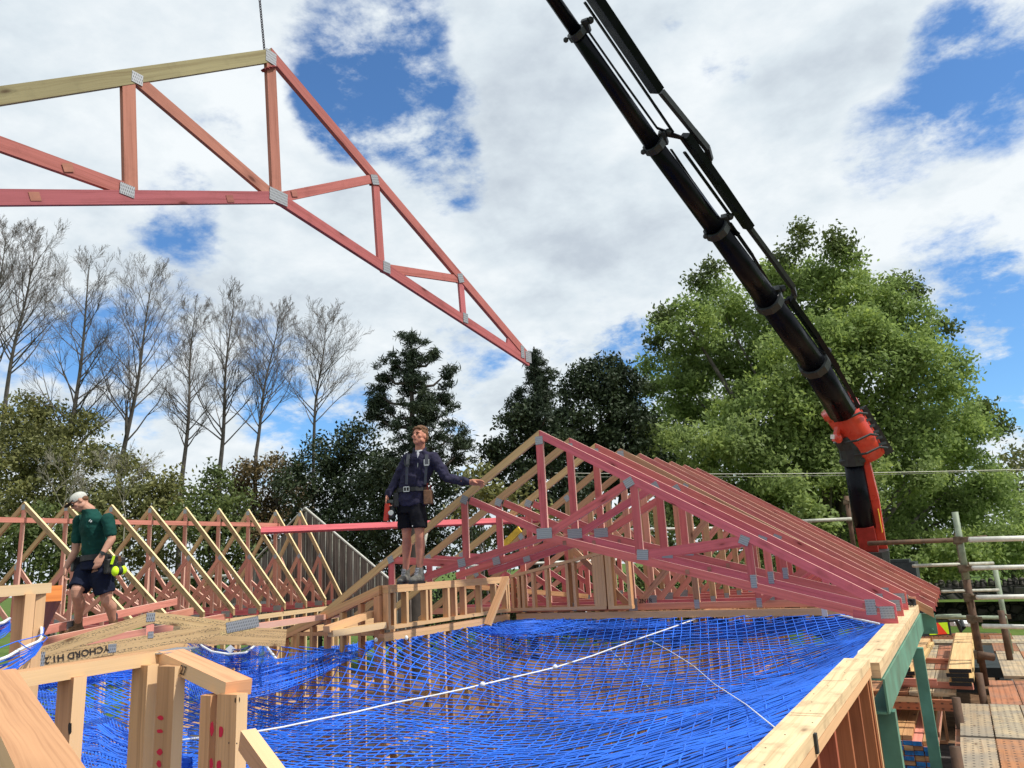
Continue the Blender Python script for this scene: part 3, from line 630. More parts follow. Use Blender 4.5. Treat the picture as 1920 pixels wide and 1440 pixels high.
# left post group
r = thing('post_frame', 'pair of upright posts under a short pale plate at the left picture edge', 'wall frame', Pd(50, 1200, 3.4))
def vpost(u, v, d, w_, t_, mat): p = Pd(u, v, d); MB().beam(Vector((p.x, p.y, -1.8)), p, w_, t_, up=(0, 1, 0)).build('post', mat, r, bevel=.003)
vpost(47, 1114, 3.42, .088, .044, 'framing'); vpost(67, 1112, 3.52, .088, .044, 'framing')
MB().beam(Pd(80, 1103, 3.55), Pd(-40, 1112, 3.2), .09, .045).build('top_plate', 'yellow', r, bevel=.003)
tag(MB().beam(Pd(94, 1113, 3.75), Pd(60, 1190, 4.6), .10, .075, up=(0, 0, 1)).build('timber_brace', 'orange', bevel=.004), 'stub of orange stained timber poking out beside the left posts', 'timber')
# small yellow truss lying across the near left
MT['h'] = None
def mini():
    A = Pd(62, 1236, 5.0); B = Pd(492, 1167, 5.75); ax = (B-A).normalized(); n = ax.cross(Vector((0, 0, 1))).normalized()
    if n.dot(-A) < 0: n = -n
    hit = lambda u, v: (lambda q: q*(A.dot(n)/q.dot(n)))(Vector(ray(u, v)))
    T = Truss('small_truss', 'small yellow truss in front of the man in the cap, stamped CHORD H1.2', 'roof truss', hit, n, A)
    T.m('bottom_chord', 'stamped', (60, 1240), (411, 1180), h=.088); T.m('bottom_chord', 'stamped', (411.5, 1180), (478, 1169), h=.086)
    T.m('top_chord', 'stamped', (62, 1218), (285, 1147), h=.075, top=True, t=.044); T.m('top_chord', 'stamped', (284, 1147), (455, 1167), h=.075, top=True, t=.044)
    T.m('web', 'pinkpale', (281, 1155), (281, 1195), vert=True, h=.05)
    T.plate((282, 1157), .055, .06); T.plate((282, 1190), .035, .045); T.plate((454, 1171), .23, .075, 7); T.plate((210, 1215), .05, .055); T.plate((74, 1236), .06, .09)
    ex = hit(200, 1222)-hit(190, 1224)
    lettering('YCHORD H1.2', T.root, hit(204, 1209)+n*.0232, -ex, (0, 0, -1), .058)
    return T
mini()
# pink bottom chords the man in the cap stands on
for k, (a, b, dA, dB, lab) in enumerate((((60, 1187), (330, 1128), 9.0, 12.4, 'upper salmon joist under the left foot of the man in the cap'), ((62, 1209), (360, 1146), 8.2, 11.4, 'middle salmon joist the man in the cap walks on'),
                                   ((70, 1226), (420, 1158), 7.4, 10.2, 'lower salmon joist just behind the small stamped truss'))):
    r = thing('flat_joist', lab, 'joist', Pd(*a, dA), 'salmon joists under the man in the cap')
    MB().beam(Pd(*a, dA), Pd(*b, dB), .045, .10).build('board', 'pinkpale', r)
    MB().beam(Pd(a[0]+62+k*8, a[1]-13, dA+.6), Pd(a[0]+90+k*8, a[1]-19, dA+.9), .052, .10).build('nail_plate', 'galv', r)
# pink board held up behind the standing worker
tag(MB().beam(Pd(489, 995, 10.1), Pd(1010, 974, 11.2), .07, .075, up=(0, .5, 1)).build('loose_board', 'pink'), 'long loose pink board lying level behind the standing worker', 'board')
# yellow timber wall lying between (plates left of the rake)
tag(MB().beam(Pd(330, 1187, 6.6), Pd(530, 1196, 7.6), .09, .16, up=(0, 0, 1)).build('lintel_beam', 'stamped'), 'deep stamped beam below the plated end of the small truss', 'beam')
tag(MB().beam(Pd(470, 1176, 8.0), Pd(640, 1152, 10.2), .09, .06).build('loose_plate', 'pinkpale'), 'salmon plate lying behind the foot of the sloping wall plate', 'board')
for (a, b, da, db, mat, lab) in (((612, 1180), (700, 1150), 8.6, 9.4, 'framing', 'loose board stacked just inside the sloping wall, upper one'), ((620, 1188), (720, 1172), 8.6, 9.2, 'yellow', 'loose board stacked just inside the sloping wall, lower one'),
                                 ((860, 1098), (1100, 1118), 11.5, 12.5, 'frameshade', 'level board seen through the studs of the low wall')):
    tag(MB().beam(Pd(*a, da), Pd(*b, db), .09, .07).build('loose_timber', mat), lab, 'board')
tag(MB().beam(Pd(900, 893+0, 0) if False else Py(945, 1022, 9.55), Py(975, 992, 9.55), .03, .09, up=(0, 0, 1)).build('orange_board', MT['yellowpaint']), 'short bright orange board end between the second and third trusses', 'board')

def tarp(x0, x1, y, zt, zb, lab, seed):
    rg_ = random.Random(seed); nx_, nz_ = 26, 9; mb = MB(); P_ = {}
    for i in range(nx_+1):
        for j_ in range(nz_+1):
            fx = i/nx_; fz = j_/nz_; dp = zb*(.6+.4*math.sin(fx*5+seed)); P_[i, j_] = (x0+(x1-x0)*fx, y+.05*math.sin(fx*31+fz*4+seed)*(.2+fz)+.02*math.sin(fx*70+fz*9), zt-dp*fz-.02*math.sin(fx*9))
    for i in range(nx_):
        for j_ in range(nz_): mb.quad([P_[i, j_], P_[i, j_+1], P_[i+1, j_+1], P_[i+1, j_]])
    o = mb.build('blue_tarpaulin', plain('blue tarpaulin', (.02, .11, .55), .45, 0, 2, .3, .4, .5, 6), smooth=True); m_ = o.modifiers.new('t', 'SOLIDIFY'); m_.thickness = .006; tag(o, lab, 'tarpaulin', 'blue sheets behind the far netted wall')
tarp(-4.7, -3.9, 10.86, -.82, .30, 'leftmost crumpled blue sheet behind the far wall studs', 1); tarp(-3.7, -2.7, 10.88, -.83, .42, 'middle crumpled blue sheet behind the far wall studs', 2); tarp(-2.55, -1.5, 10.87, -.82, .30, 'rightmost crumpled blue sheet behind the far wall studs', 3)
# ------------------------------------------------------------------ safety net
NX0, NX1, NY0, NY1 = -6.05, -.755, 1.0, 10.56
def nx0(y): t = min(max((y-6.3)/1.2, 0), 1); return -8.2+2.15*t*t*(3-2*t)
def netz(x, y):
    x0 = nx0(y); a = min(max((x-x0)/(NX1-x0), 0), 1); b = min(max((y-NY0)/(NY1-NY0), 0), 1)
    s = (1-abs(2*a-1)**2.4)*(1-abs(2*b-1)**3.0)
    return -.775-.64*s+.03*math.sin(x*1.9+y*.8)*s+.018*math.sin(y*4.1+x*2.2)*min(1, s*3)
def netpix(u, v):
    z = -1.2
    for _ in range(30): p = Pz(u, v, z); z = .6*z+.4*netz(p.x, p.y)
    return Pz(u, v, z)
th = R(14.4); d1 = np.array([math.cos(th), math.sin(th)]); d2 = np.array([-math.sin(th), math.cos(th)])
nr = thing('safety_net', 'big sagging blue safety net slung across the open room below the trusses', 'safety net', (-3.4, 6, -1.2))
def strands(dr, pr, sp, rad, box, name='mesh_strands', mat='net', jit=.07, wob=.003, seed=3, drop=0.0):
    rg = random.Random(seed); x0, x1, y0, y1 = box; cx, cy = (x0+x1)/2, (y0+y1)/2; Ln = 9.5; mb = MB(); k = -Ln
    while k < Ln:
        off = k+rg.uniform(-jit, jit)*sp; ph = rg.uniform(0, 6); run = []
        t = -Ln
        while t < Ln:
            x = cx+dr[0]*t+pr[0]*off; y = cy+dr[1]*t+pr[1]*off
            w_ = wob*math.sin(t*9+ph)+wob*2.2*math.sin(t*2.1+off*3)
            x += pr[0]*w_; y += pr[1]*w_
            if max(x0, nx0(y)) <= x <= x1 and y0 <= y <= y1: run.append((x, y, netz(x, y)-drop+.006*math.sin(t*13+ph)))
            elif len(run) > 1: mb.tube(run, rad, 3, cap=False); run = []
            else: run = []
            t += .11
        if len(run) > 1: mb.tube(run, rad, 3, cap=False)
        k += sp
    return mb.build(name, mat, nr, smooth=True)
B = (-8.2, NX1, NY0, NY1)
strands(d1, d2, .105, .0076, B, seed=1); strands(d2, d1, .115, .0062, B, seed=2); strands(d1, d2, .17, .0060, (-8.2, NX1, 1.6, 10.3), seed=12, drop=.10)
strands(d1, d2, .09, .005, (-2.2, NX1, 2.2, 8.6), seed=5); strands(d1, d2, .06, .004, (-1.4, NX1, 2.2, 9.6), seed=6)
strands(d1, d2, .06, .005, (-8.2, -5.2, 2.0, 7.4), seed=8); strands(d1, d2, .08, .005, (-5.6, -1.2, 1.2, 3.6), seed=9)
# bunched-up bands of netting
def bundle(top, bot, n, rad=.0055, name='gathered_band', mat='net', seed=1, cross=True, jit=.008):
    rg = random.Random(seed); mb = MB(); m_ = len(top); K = 6*(m_-1)
    def at(c, t): i = min(int(t), m_-2); f = t-i; f = f; return c[i].lerp(c[i+1], f)
    for k in range(n):
        s = (k+rg.uniform(-.4, .4))/(n-1); s = min(max(s, 0), 1); pts = []; p0 = rg.uniform(0, 6)
        for j in range(K+1):
            t = j/6; q = at(top, t).lerp(at(bot, t), min(1, max(0, s+.05*math.sin(t*1.3+p0)*(0 < j < K)))); f = t-int(t)
            q = q+Vector((rg.uniform(-jit, jit)*.5, rg.uniform(-jit, jit)*.5, rg.uniform(-jit, jit)*.4-.02*math.sin(f*math.pi)))
            pts.append(q)
        mb.tube(pts, rad, 3, cap=False)
    if cross:
        for j in range(K*2):
            t = j/12; a = at(top, min(t, m_-1.001)); b = at(bot, min(t+.35, m_-1.001)); mb.tube([a, a.lerp(b, .5)+Vector((0, 0, -.02)), b], rad*.8, 3, cap=False)
    return mb.build(name, mat, nr, smooth=True)
Z = lambda pts, z0=-.76, z1=None: [Pz(u, v, z0+((z1 if z1 is not None else z0)-z0)*i/(len(pts)-1)) for i, (u, v) in enumerate(pts)]
b1t = [(1100, 1150), (985, 1161), (875, 1172), (762, 1194), (705, 1199), (600, 1213), (520, 1236), (440, 1250)]
b1b = [(1100, 1157), (985, 1189), (875, 1183), (790, 1207), (705, 1210), (640, 1246), (540, 1290), (440, 1310)]
bundle(Z(b1t, -.76, -.90), Z(b1b, -.80, -1.02), 34, seed=3)
bundle(Z([(875, 1176), (985, 1170), (1100, 1152), (1250, 1153)], -.77), Z([(875, 1180), (985, 1196), (1100, 1180), (1250, 1172)], -.86), 14, seed=4)
bundle([Vector((-5.6, 10.5, -.80)), Vector((-3.5, 10.5, -.86)), Vector((-.9, 10.5, -.80))], [Vector((-5.6, 10.5, -.95)), Vector((-3.5, 10.5, -1.12)), Vector((-.9, 10.5, -.88))], 24, seed=5, rad=.006)
bundle(Z([(40, 1286), (110, 1300), (180, 1330), (262, 1380), (360, 1420)], -.80, -.95), Z([(40, 1400), (110, 1450), (190, 1460), (262, 1450), (360, 1450)], -.95, -1.1), 46, seed=6, rad=.005)
bundle(Z([(60, 1275), (120, 1266), (200, 1256), (290, 1244), (360, 1232)], -.80), Z([(60, 1290), (120, 1284), (200, 1276), (290, 1262), (360, 1256)], -.9), 14, seed=7, rad=.005)
bundle(Z([(340, 1240), (400, 1262), (450, 1262), (500, 1240), (540, 1250)], -.9), Z([(340, 1290), (400, 1330), (450, 1320), (500, 1290), (560, 1290)], -1.05), 22, seed=8, rad=.005)
bundle(Z([(352, 1196), (395, 1222), (430, 1230), (470, 1218), (492, 1204)], -.74), Z([(352, 1226), (395, 1250), (440, 1252), (480, 1246), (520, 1240)], -.88), 14, seed=9, rad=.004)
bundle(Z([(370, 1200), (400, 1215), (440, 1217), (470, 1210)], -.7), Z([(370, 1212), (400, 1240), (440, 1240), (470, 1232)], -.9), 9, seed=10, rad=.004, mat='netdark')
# white ropes
def rope(pts, rad, name='edge_rope', mat='rope', par=None): return MB().tube(pts, rad, 7).build(name, mat, par or nr, smooth=True)
rope(Z([(1098, 1149), (1180, 1152), (1260, 1154), (1335, 1151), (1400, 1156), (1470, 1154), (1542, 1148), (1590, 1157), (1648, 1170)], -.79), .013)
rope([Vector((-.765-.01*math.sin(y*7), y, -.765+.02*math.sin(y*5))) for y in np.arange(2.0, 9.2, .25)], .010)
rope([netpix(u, v)+Vector((0, 0, .012)) for u, v in ((330, 1392), (390, 1384), (460, 1378), (530, 1366), (600, 1351), (670, 1337), (740, 1320), (810, 1307), (875, 1293), (930, 1280), (985, 1267), (1040, 1254), (1110, 1232), (1180, 1206), (1250, 1182), (1333, 1152))], .0095, 'centre_rope')
rope([netpix(u, v)+Vector((0, 0, .012)) for u, v in ((1215, 1200), (1260, 1225), (1300, 1250), (1340, 1285), (1400, 1325), (1460, 1375))], .004, 'thin_cord')
rope(Z([(366, 1198), (380, 1212), (398, 1222), (430, 1227), (460, 1224), (476, 1212), (491, 1201), (503, 1216), (517, 1234)], -.72, -.74), .012)
for (u, v, d) in ((705, 1200, None), (762, 1196, None), (872, 1172, None), (1099, 1150, None), (1335, 1150, None), (491, 1201, None)):
    p = Pz(u, v, -.76); MB().ell(p, (.022, .022, .028)).build('knot', 'rope', nr, smooth=True)
for (u, v) in ((905, 1287), (1041, 1254)): MB().ell(netpix(u, v)+Vector((0, 0, .02)), (.03, .03, .03)).build('knot', 'rope', nr, smooth=True)
p = Pz(1546, 1148, -.72); MB().beam(p+Vector((0, 0, .05)), p-Vector((0, 0, .05)), .06, .02, up=(0, 1, 0)).build('hook', 'whitepaint', nr)
mb = MB(); c = Pz(432, 1217, -.70); a, b_ = Vector((.868, .493, 0))*.055, Vector((0, 0, .045)); nn = Vector((.45, -.8, .2)).normalized()*.002
mb.quad([c-a, c-b_, c+a, c+b_]); mb.quad([c-a-nn, c+b_-nn, c+a-nn, c-b_-nn]); mb.build('care_tag', 'whitepaint', nr)
# second net corner tied round the left posts
nr2 = thing('net_corner', 'white edge rope and blue netting corner tied round the left posts', 'safety net', Pd(50, 1210, 3.3))
MB().tube([Pd(-10, 1241, 3.0), Pd(15, 1231, 3.05), Pd(35, 1219, 3.12), Pd(55, 1210, 3.2), Pd(72, 1203, 3.3), Pd(78, 1195, 3.4), Pd(78, 1182, 3.45), Pd(76, 1172, 3.5)], .0065, 8).build('edge_rope', 'rope', nr2, smooth=True)
MB().tube([Pd(-10, 1172, 3.6), Pd(5, 1168, 3.62), Pd(18, 1160, 3.7)], .0075, 8).build('edge_rope', 'rope', nr2, smooth=True)
mb = MB(); rg = random.Random(4)
for k in range(16):
    s = k/15; mb.tube([Pd(-10, 1238+s*42+rg.uniform(-3, 3), 3.02), Pd(20, 1232+s*30+rg.uniform(-3, 3), 3.08), Pd(45, 1222+s*22+rg.uniform(-3, 3), 3.15), Pd(66, 1212+s*16+rg.uniform(-2, 2), 3.22), Pd(80, 1202+s*6, 3.32)], .0022, 4, cap=False)
mb.build('mesh_strands', 'net', nr2, smooth=True); mb = MB()
for k in range(12):
    s = k/11; mb.tube([Pd(-10, 1176+s*26, 3.62), Pd(8, 1170+s*22+rg.uniform(-2, 2), 3.65), Pd(19, 1164+s*18, 3.72)], .0022, 4, cap=False)
mb.build('mesh_strands', 'net', nr2, smooth=True); mb = MB()
mb.tube([Pd(-10, 1218, 3.0), Pd(30, 1203, 3.1), Pd(70, 1193, 3.3), Pd(80, 1188, 3.35), Pd(89, 1196, 3.35), Pd(80, 1205, 3.3)], .0022, 5)
mb.tube([Pd(35, 1203, 3.1), Pd(46, 1212, 3.12), Pd(58, 1219, 3.15)], .0022, 5); mb.tube([Pd(76, 1170, 3.5), Pd(82, 1178, 3.5), Pd(80, 1192, 3.4)], .003, 5)
mb.build('mesh_strands', 'net', nr2, smooth=True)
MT['tarp'] = plain('blue tarpaulin', (.02, .10, .60), .4, 0, 2, .3, .4, .5, 6)
# ------------------------------------------------------------------ crane
dA_, dB_ = 14.0, 6.6; uA, uB = np.array([1600., 810.]), np.array([553., -700.]); LAB = np.linalg.norm(uB-uA); eAB = (uB-uA)/LAB
def bd(u, v): t = float(np.dot(np.array([u, v])-uA, eAB))/LAB; return 1/((1-t)/dA_+t/dB_)
def bp(u, v, dd=0): return Pd(u, v, bd(u, v)+dd)
def br(u, v, w_): return w_*bd(u, v)/F/2*.87
cr = thing('truck_crane', 'tall truck mounted crane with black telescopic boom and red knuckle reaching over the roof', 'crane', Pd(1635, 1060, 14.2))
secs = [((560, -690), (1082, 62), 25, 29), ((1078, 58), (1226, 273), 33, 37), ((1222, 268), (1344, 431), 39, 43), ((1340, 425), (1442, 566), 45, 49), ((1438, 560), (1527, 683), 50, 54), ((1523, 678), (1578, 770), 55, 58)]
for a, b, wa, wb in secs:
    MB().tube([bp(*a), bp(*b)], [br(*a, wa), br(*b, wb)], 18).build('boom_section', 'black', cr, smooth=True)
for (u, v, w_) in ((1081, 62, 42), (1226, 272, 50), (1343, 430, 56), (1441, 565, 62), (1526, 682, 66)):
    c = np.array([u, v]); a = c-eAB*7; b = c+eAB*5; mb = MB(); mb.tube([bp(*a), bp(*b)], br(u, v, w_), 10)
    q = c+np.array([eAB[1], -eAB[0]])*-1*(w_*.5); q2 = c+np.array([-eAB[1], eAB[0]])*(w_*.55)
    mb.beam(bp(*(c-eAB*10+np.array([16, -10]))), bp(*(c+eAB*14+np.array([22, -14]))), br(u, v, 28), br(u, v, 30)); mb.ell(bp(u+26, v-24), (br(u, v, 16),)*3, nu=8, nv=6); mb.ell(bp(u-20, v+13), (br(u, v, 12),)*3, nu=8, nv=6)
    mb.build('boom_collar', 'blackmatt', cr)
def rail(pts, wpx, h=None, name='hose_rail', mat='black', dd=.0, beam=True):
    mb = MB()
    for a, b in zip(pts[:-1], pts[1:]): mb.beam(bp(*a, dd), bp(*b, dd), br(*a, (h or wpx)), br(*a, wpx)*2, up=(0, -1, .3))
    return mb.build(name, mat, cr)
rail([(556, -770), (1112, -8)], 26, 34); rail([(1108, -14), (1232, 170)], 35, 40); rail([(1096, 4), (1160, 98), (1228, 198), (1262, 248)], 6, 8, 'hose_rail')
rail([(1240, 172), (1300, 246), (1326, 278), (1332, 300), (1322, 306)], 11, 24, 'energy_chain', 'blackmatt', .02)
rail([(1090, 40), (1160, 140), (1232, 240), (1292, 262)], 5, 6, 'hose'); rail([(1238, 250), (1278, 258), (1300, 285)], 8, 8, 'hose')
rail([(1284, 254), (1345, 340), (1404, 426)], 25, 30); rail([(1404, 426), (1450, 488), (1486, 538), (1490, 552), (1482, 566)], 13, 18, 'energy_chain', 'blackmatt')
rail([(1258, 280), (1300, 342), (1350, 412)], 6, 6, 'cylinder_rod'); rail([(1283, 285), (1330, 350), (1366, 400)], 7, 8, 'hose')
rail([(1368, 418), (1410, 478), (1450, 545)], 9, 9, 'cylinder_rod'); rail([(1362, 408), (1372, 430), (1384, 440)], 10, 10, 'hose')
rail([(1480, 560), (1530, 630), (1568, 690)], 16, 22); rail([(1568, 690), (1598, 742), (1608, 762)], 12, 16)
rail([(1466, 560), (1500, 615), (1530, 655)], 7, 7, 'cylinder_rod'); rail([(1535, 660), (1560, 705), (1592, 752)], 5, 5, 'hose'); rail([(1542, 656), (1570, 700), (1600, 750)], 4, 4, 'hose')
rail([(1448, 562), (1470, 566), (1490, 563)], 12, 12, 'hose')
# red knuckle
K = lambda u, v, dd=0: Pd(u, v, 14+dd)
mb = MB(); mb.tube([K(1574, 764), K(1585, 782), K(1612, 822), K(1634, 858)], [.315, .305, .29, .25], 18); mb.tube([K(1572, 761), K(1579, 773)], [.335, .335], 18); mb.build('knuckle', 'redpaint', cr, smooth=True)
mb = MB(); mb.tube([K(1588, 748, -.1), K(1598, 775, -.1)], .07, 8); mb.tube([K(1582, 752), K(1600, 748)], .05, 8); mb.build('knuckle_lug', 'redpaint', cr)
mb = MB(); mb.beam(K(1616, 764, -.1), K(1668, 850, -.1), .16, .05, up=(0, -1, .3)); mb.beam(K(1613, 776, .1), K(1650, 836, .1), .14, .12, up=(0, -1, .3))
for t in range(7): mb.beam(K(1604+t*7, 768+t*11, -.2), K(1619+t*7, 764+t*11, -.2), .035, .05)
mb.build('valve_bank', 'blackmatt', cr)
mb = MB()
for (u, v) in ((1602, 772), (1622, 812), (1640, 836)): mb.tube([K(u-38, v+18, -.25), K(u-15, v+14, -.38), K(u+10, v+2, -.35), K(u+24, v+4, -.25)], .022, 6)
mb.build('hose', 'blackmatt', cr)
mb = MB(); mb.tube([K(1580, 818), K(1596, 838), K(1600, 872)], [.19, .22, .20], 10); mb.ell(K(1600, 864), (.25, .2, .12)); mb.build('elbow_joint', 'blackmatt', cr)
mb = MB(); mb.tube([K(1572, 800, -.1), K(1566, 828, -.1)], .06, 8); mb.ell(K(1572, 822, -.2), (.07, .07, .09)); mb.build('joint_bracket', 'redpaint', cr)
MB().beam(K(1561, 815, -.3), K(1561, 823, -.3), .06, .07, up=(0, 1, 0)).build('work_light', 'whitepaint', cr)
mb = MB(); mb.tube([K(1600, 866), K(1611, 930), K(1622, 990)], [.165, .175, .185], 12); mb.build('lift_cylinder', 'black', cr, smooth=True)
mb = MB(); mb.beam(K(1616, 862, .05), K(1634, 935, .05), .25, .26, up=(0, -1, 0)); mb.beam(K(1634, 935, .05), K(1646, 1010, .05), .25, .17, up=(0, -1, 0)); mb.beam(K(1646, 1010, .05), K(1654, 1045, .05), .25, .12, up=(0, -1, 0)); mb.build('main_arm', 'redpaint', cr)
mb = MB(); mb.beam(K(1622, 985), K(1632, 1035), .30, .38, up=(0, -1, 0)); mb.build('column_foot', plain('deep red casting', (.25, .02, .015), .5), cr, bevel=.02)
MB().beam(K(1643, 955, -.10), K(1651, 998, -.10), .01, .09, up=(0, -1, 0), side=-.03).build('decal', 'yellowpaint', cr)
MB().tube([K(1636, 1030), K(1648, 1160), Vector((K(1650, 1160).x, K(1650, 1160).y, GZ+.9))], .28, 10).build('column', 'blackmatt', cr)
# truck under the crane
tb = K(1650, 1160); ty = tb.y
mb = MB(); mb.beam((tb.x+.9, ty+2.2, GZ+1.25), (tb.x+.9, ty+9, GZ+1.25), 2.1, .18); mb.beam((tb.x+.9, ty+2.3, GZ+1.0), (tb.x+.9, ty+9, GZ+1.0), .9, .28); mb.build('deck', 'blackmatt', cr)
cabp = Pd(1668, 1058, 24); mb = MB(); mb.beam((cabp.x, cabp.y, GZ+.7), (cabp.x, cabp.y, cabp.z+.05), 1.5, 1.9, up=(0, 1, 0)); mb.beam((cabp.x, cabp.y-.3, cabp.z+.06), (cabp.x, cabp.y-.3, cabp.z+.14), 1.2, 1.2, up=(0, 1, 0)); cb_ = mb.build('cab', 'blackmatt', cr, bevel=.12)
MB().beam((cabp.x, cabp.y-.965, cabp.z-.8), (cabp.x, cabp.y-.965, cabp.z-.25), 1.2, .02, up=(0, 1, 0)).build('window', 'glass', cb_)
for dx in (-.95, .95):
    for yy in (3.0, 4.3, 8.0): 
        c = Vector((tb.x+.9+dx, ty+yy, GZ+.5)); w_ = MB().tube([c-Vector((.14, 0, 0)), c+Vector((.14, 0, 0))], .5, 20).build('wheel', 'blackmatt', cr, bevel=.03)
        MB().tube([c-Vector((.15, 0, 0)), c+Vector((.15, 0, 0))], .24, 16).build('rim', 'steel', w_)
# chevron board at the tail
cb = thing('chevron_board', 'yellow and red striped hazard board in a black frame behind the steel beam', 'hazard board', Pd(1752, 1190, 13.2))
q0, q1, q2, q3 = Pd(1732, 1191, 13.2), Pd(1782, 1191, 13.2), Pd(1782, 1166, 13.2), Pd(1732, 1166, 13.2); q3 = Vector((q0.x, q0.y, q3.z)); ex = q1-q0; ex.z = 0; ex.normalize(); ez = Vector((0, 0, 1)); fn = ex.cross(ez)
mb = MB(); mb.beam(q0-ez*.02+ex*.22, q3+ex*.22, .50, .03, up=fn); mb.build('frame', 'blackmatt', cb)
mb = MB(); H_ = (q3-q0).z; W_ = .34; o_ = q0+ex*.09+fn*(.02 if fn.y < 0 else -.02)
mb.quad([o_, o_+ex*W_, o_+ex*W_+ez*(H_-.03), o_+ez*(H_-.03)]); mb.build('panel', 'hiviz', cb)
o_ += fn*(.004 if fn.y < 0 else -.004); mb = MB(); mb.quad([o_+ex*.14, o_+ex*.31, o_+ex*.18+ez*(H_-.03), o_+ex*.02+ez*(H_-.03)]); mb.build('stripe', 'chev_red', cb)
MB().tube([Pd(1784, 1168, 13.4), Pd(1826, 1170, 13.6)], .055, 8).build('rail', 'whitepaint', cb)
MB().tube([Pd(1777, 1163, 13.1), Pd(1792, 1162, 13.1), Pd(1798, 1172, 13.1), Pd(1802, 1184, 13.1), Pd(1807, 1176, 13.1), Pd(1802, 1164, 13.2)], .036, 8).build('hose', 'blackmatt', cb)
# chain sling
sl = thing('chain_sling', 'thin steel lifting chain running up out of the picture from the hanging truss', 'chain', Pd(496, 100, 4.6))
p0 = hitH(498, 104); p1 = p0+(Pd(487, 4, 4.7)-p0)*1.0; 
apx = hitH(496, 96); dirc = (Pd(487, 0, (M3.T@np.array(apx))[2]*-1)-apx).normalized(); side = dirc.cross(Vector((1, 0, 0))).normalized(); side2 = dirc.cross(side)
def link(mb, c, ax, s1, L_=.026, W2=.0085, rr_=.0036):
    pts = [c+ax*L_*.5*math.cos(t)*1.0+s1*W2*math.sin(t) for t in np.linspace(0, 2*math.pi, 9)]; mb.tube(pts, rr_, 5, cap=False)
mb = MB(); k = 0; c = apx.copy()
while k < 150: link(mb, c, dirc, side if k % 2 else side2); c = c+dirc*.0195; k += 1
mb.build('chain', 'chain', sl, smooth=True)
mb = MB(); cc = hitH(503, 128); exH = (hitH(520, 128)-hitH(503, 128)).normalized()
for k in range(22):
    a = 2*math.pi*k/22; pos = cc+exH*(.058*math.cos(a)+.005)+nH*(.034*math.sin(a))+Vector((0, 0, .012*math.cos(a)-.004)); tng = (-exH*math.sin(a)+nH*math.cos(a)*.6).normalized()
    link(mb, pos, tng, Vector((0, 0, 1)) if k % 2 else tng.cross(Vector((0, 0, 1))).normalized(), .030, .010, .0042)
mb.build('choker', 'chainred', sl, smooth=True)
mb = MB(); tip = bp(565, -680); top_ = c; mb.tube([top_, tip], .008, 6); mb.build('hoist_cable', 'blackmatt', sl)
# ------------------------------------------------------------------ scaffold on the right
DZ = -1.75
sc = thing('tube_scaffold', 'rusty and whitewashed tube scaffold with standards and guard rails on the right', 'scaffold', Pz(1848, 1288, DZ))
def dep(p): return float(-(M3.T@np.array(p))[2])
fA = Pz(1849, 1286, DZ); fB = Pz(1838, 1244, DZ); fC = Pz(1897, 1232, DZ)
def vtop(f, v):   # height of a vertical through f at picture row v
    lo, hi = -2, 3
    for _ in range(40):
        m_ = (lo+hi)/2; c = M3.T@np.array([f.x, f.y, m_]); y = 720+F*c[1]/c[2]
        if y > v: lo = m_
        else: hi = m_
    return Vector((f.x, f.y, lo))
def seg(a, b, t0, t1): return a.lerp(b, t0), a.lerp(b, t1)
tA = vtop(fA, 960); tB = vtop(fB, 1000); tC = vtop(fC, 1017)
MB().tube(seg(fA, tA, 0, .60), .040, 10).build('standard', 'rust', sc, smooth=True); MB().tube(seg(fA, tA, .60, 1), .041, 10).build('standard', 'tubegreen', sc, smooth=True)
MB().tube(seg(fB, tB, 0, 1), .042, 10).build('standard', 'coupler', sc, smooth=True); MB().tube(seg(fC, tC, 0, .78), .040, 10).build('standard', 'tubegreen', sc, smooth=True)
MB().tube([fC+Vector((-.05, -.8, 0)), fC+Vector((-.05, -.8, .75))], .045, 10).build('standard', 'rust', sc, smooth=True)
dA, dB, dC = dep(fA), dep(fB), dep(fC)
def led(a, b, da, db, mat, r_=.036): MB().tube([Pd(*a, da), Pd(*b, db)], r_, 10).build('ledger', mat, sc, smooth=True)
led((1628, 1019), (1802, 1012), dB+.1, dB+.1, 'rust'); led((1802, 1011), (1850, 1007), dB+.1, dB+.1, 'rust', .03); led((1818, 1012), (2000, 1007), dA-.2, dA-.2, 'tubewhite', .034)
led((1712, 1061), (1862, 1056), dB+.1, dC, 'tube', .026); led((1824, 1065), (2000, 1061), dA-.2, dA-.2, 'tubewhite', .029)
led((1766, 1109), (1872, 1106), dB+.1, dC, 'tube', .022); led((1832, 1120), (2000, 1117), dA-.2, dA-.2, 'tubewhite', .029)
led((1752, 1157), (1886, 1158), dC, dC, 'tubegreen', .03); led((1843, 1174), (2000, 1177), dA-.1, dA-.1, 'tubewhite', .029); led((1756, 1154), (1802, 1153), dC+2, dC+2, 'tubegreen', .02)
led((1836, 1228), (1862, 1232), dA, dA, 'rust', .05)
q = vtop(Pd(1603, 1040, 17), 930); MB().tube([q-Vector((0, 0, 1.5)), q], .05, 8).build('standard', 'rust', sc, smooth=True); led((1490, 978), (1596, 973), 17, 17, 'tube', .04); led((1450, 1040), (1600, 1036), 17, 17, 'tube', .04)
led((1180, 993), (1345, 990), 17, 17, 'tubewhite', .03); led((820, 1064), (1240, 1046), 16, 17, 'tubewhite', .03); led((300, 1085), (640, 1070), 24, 22, 'tubewhite', .04); led((790, 1046), (800, 1000), 16, 16, 'tube', .03)
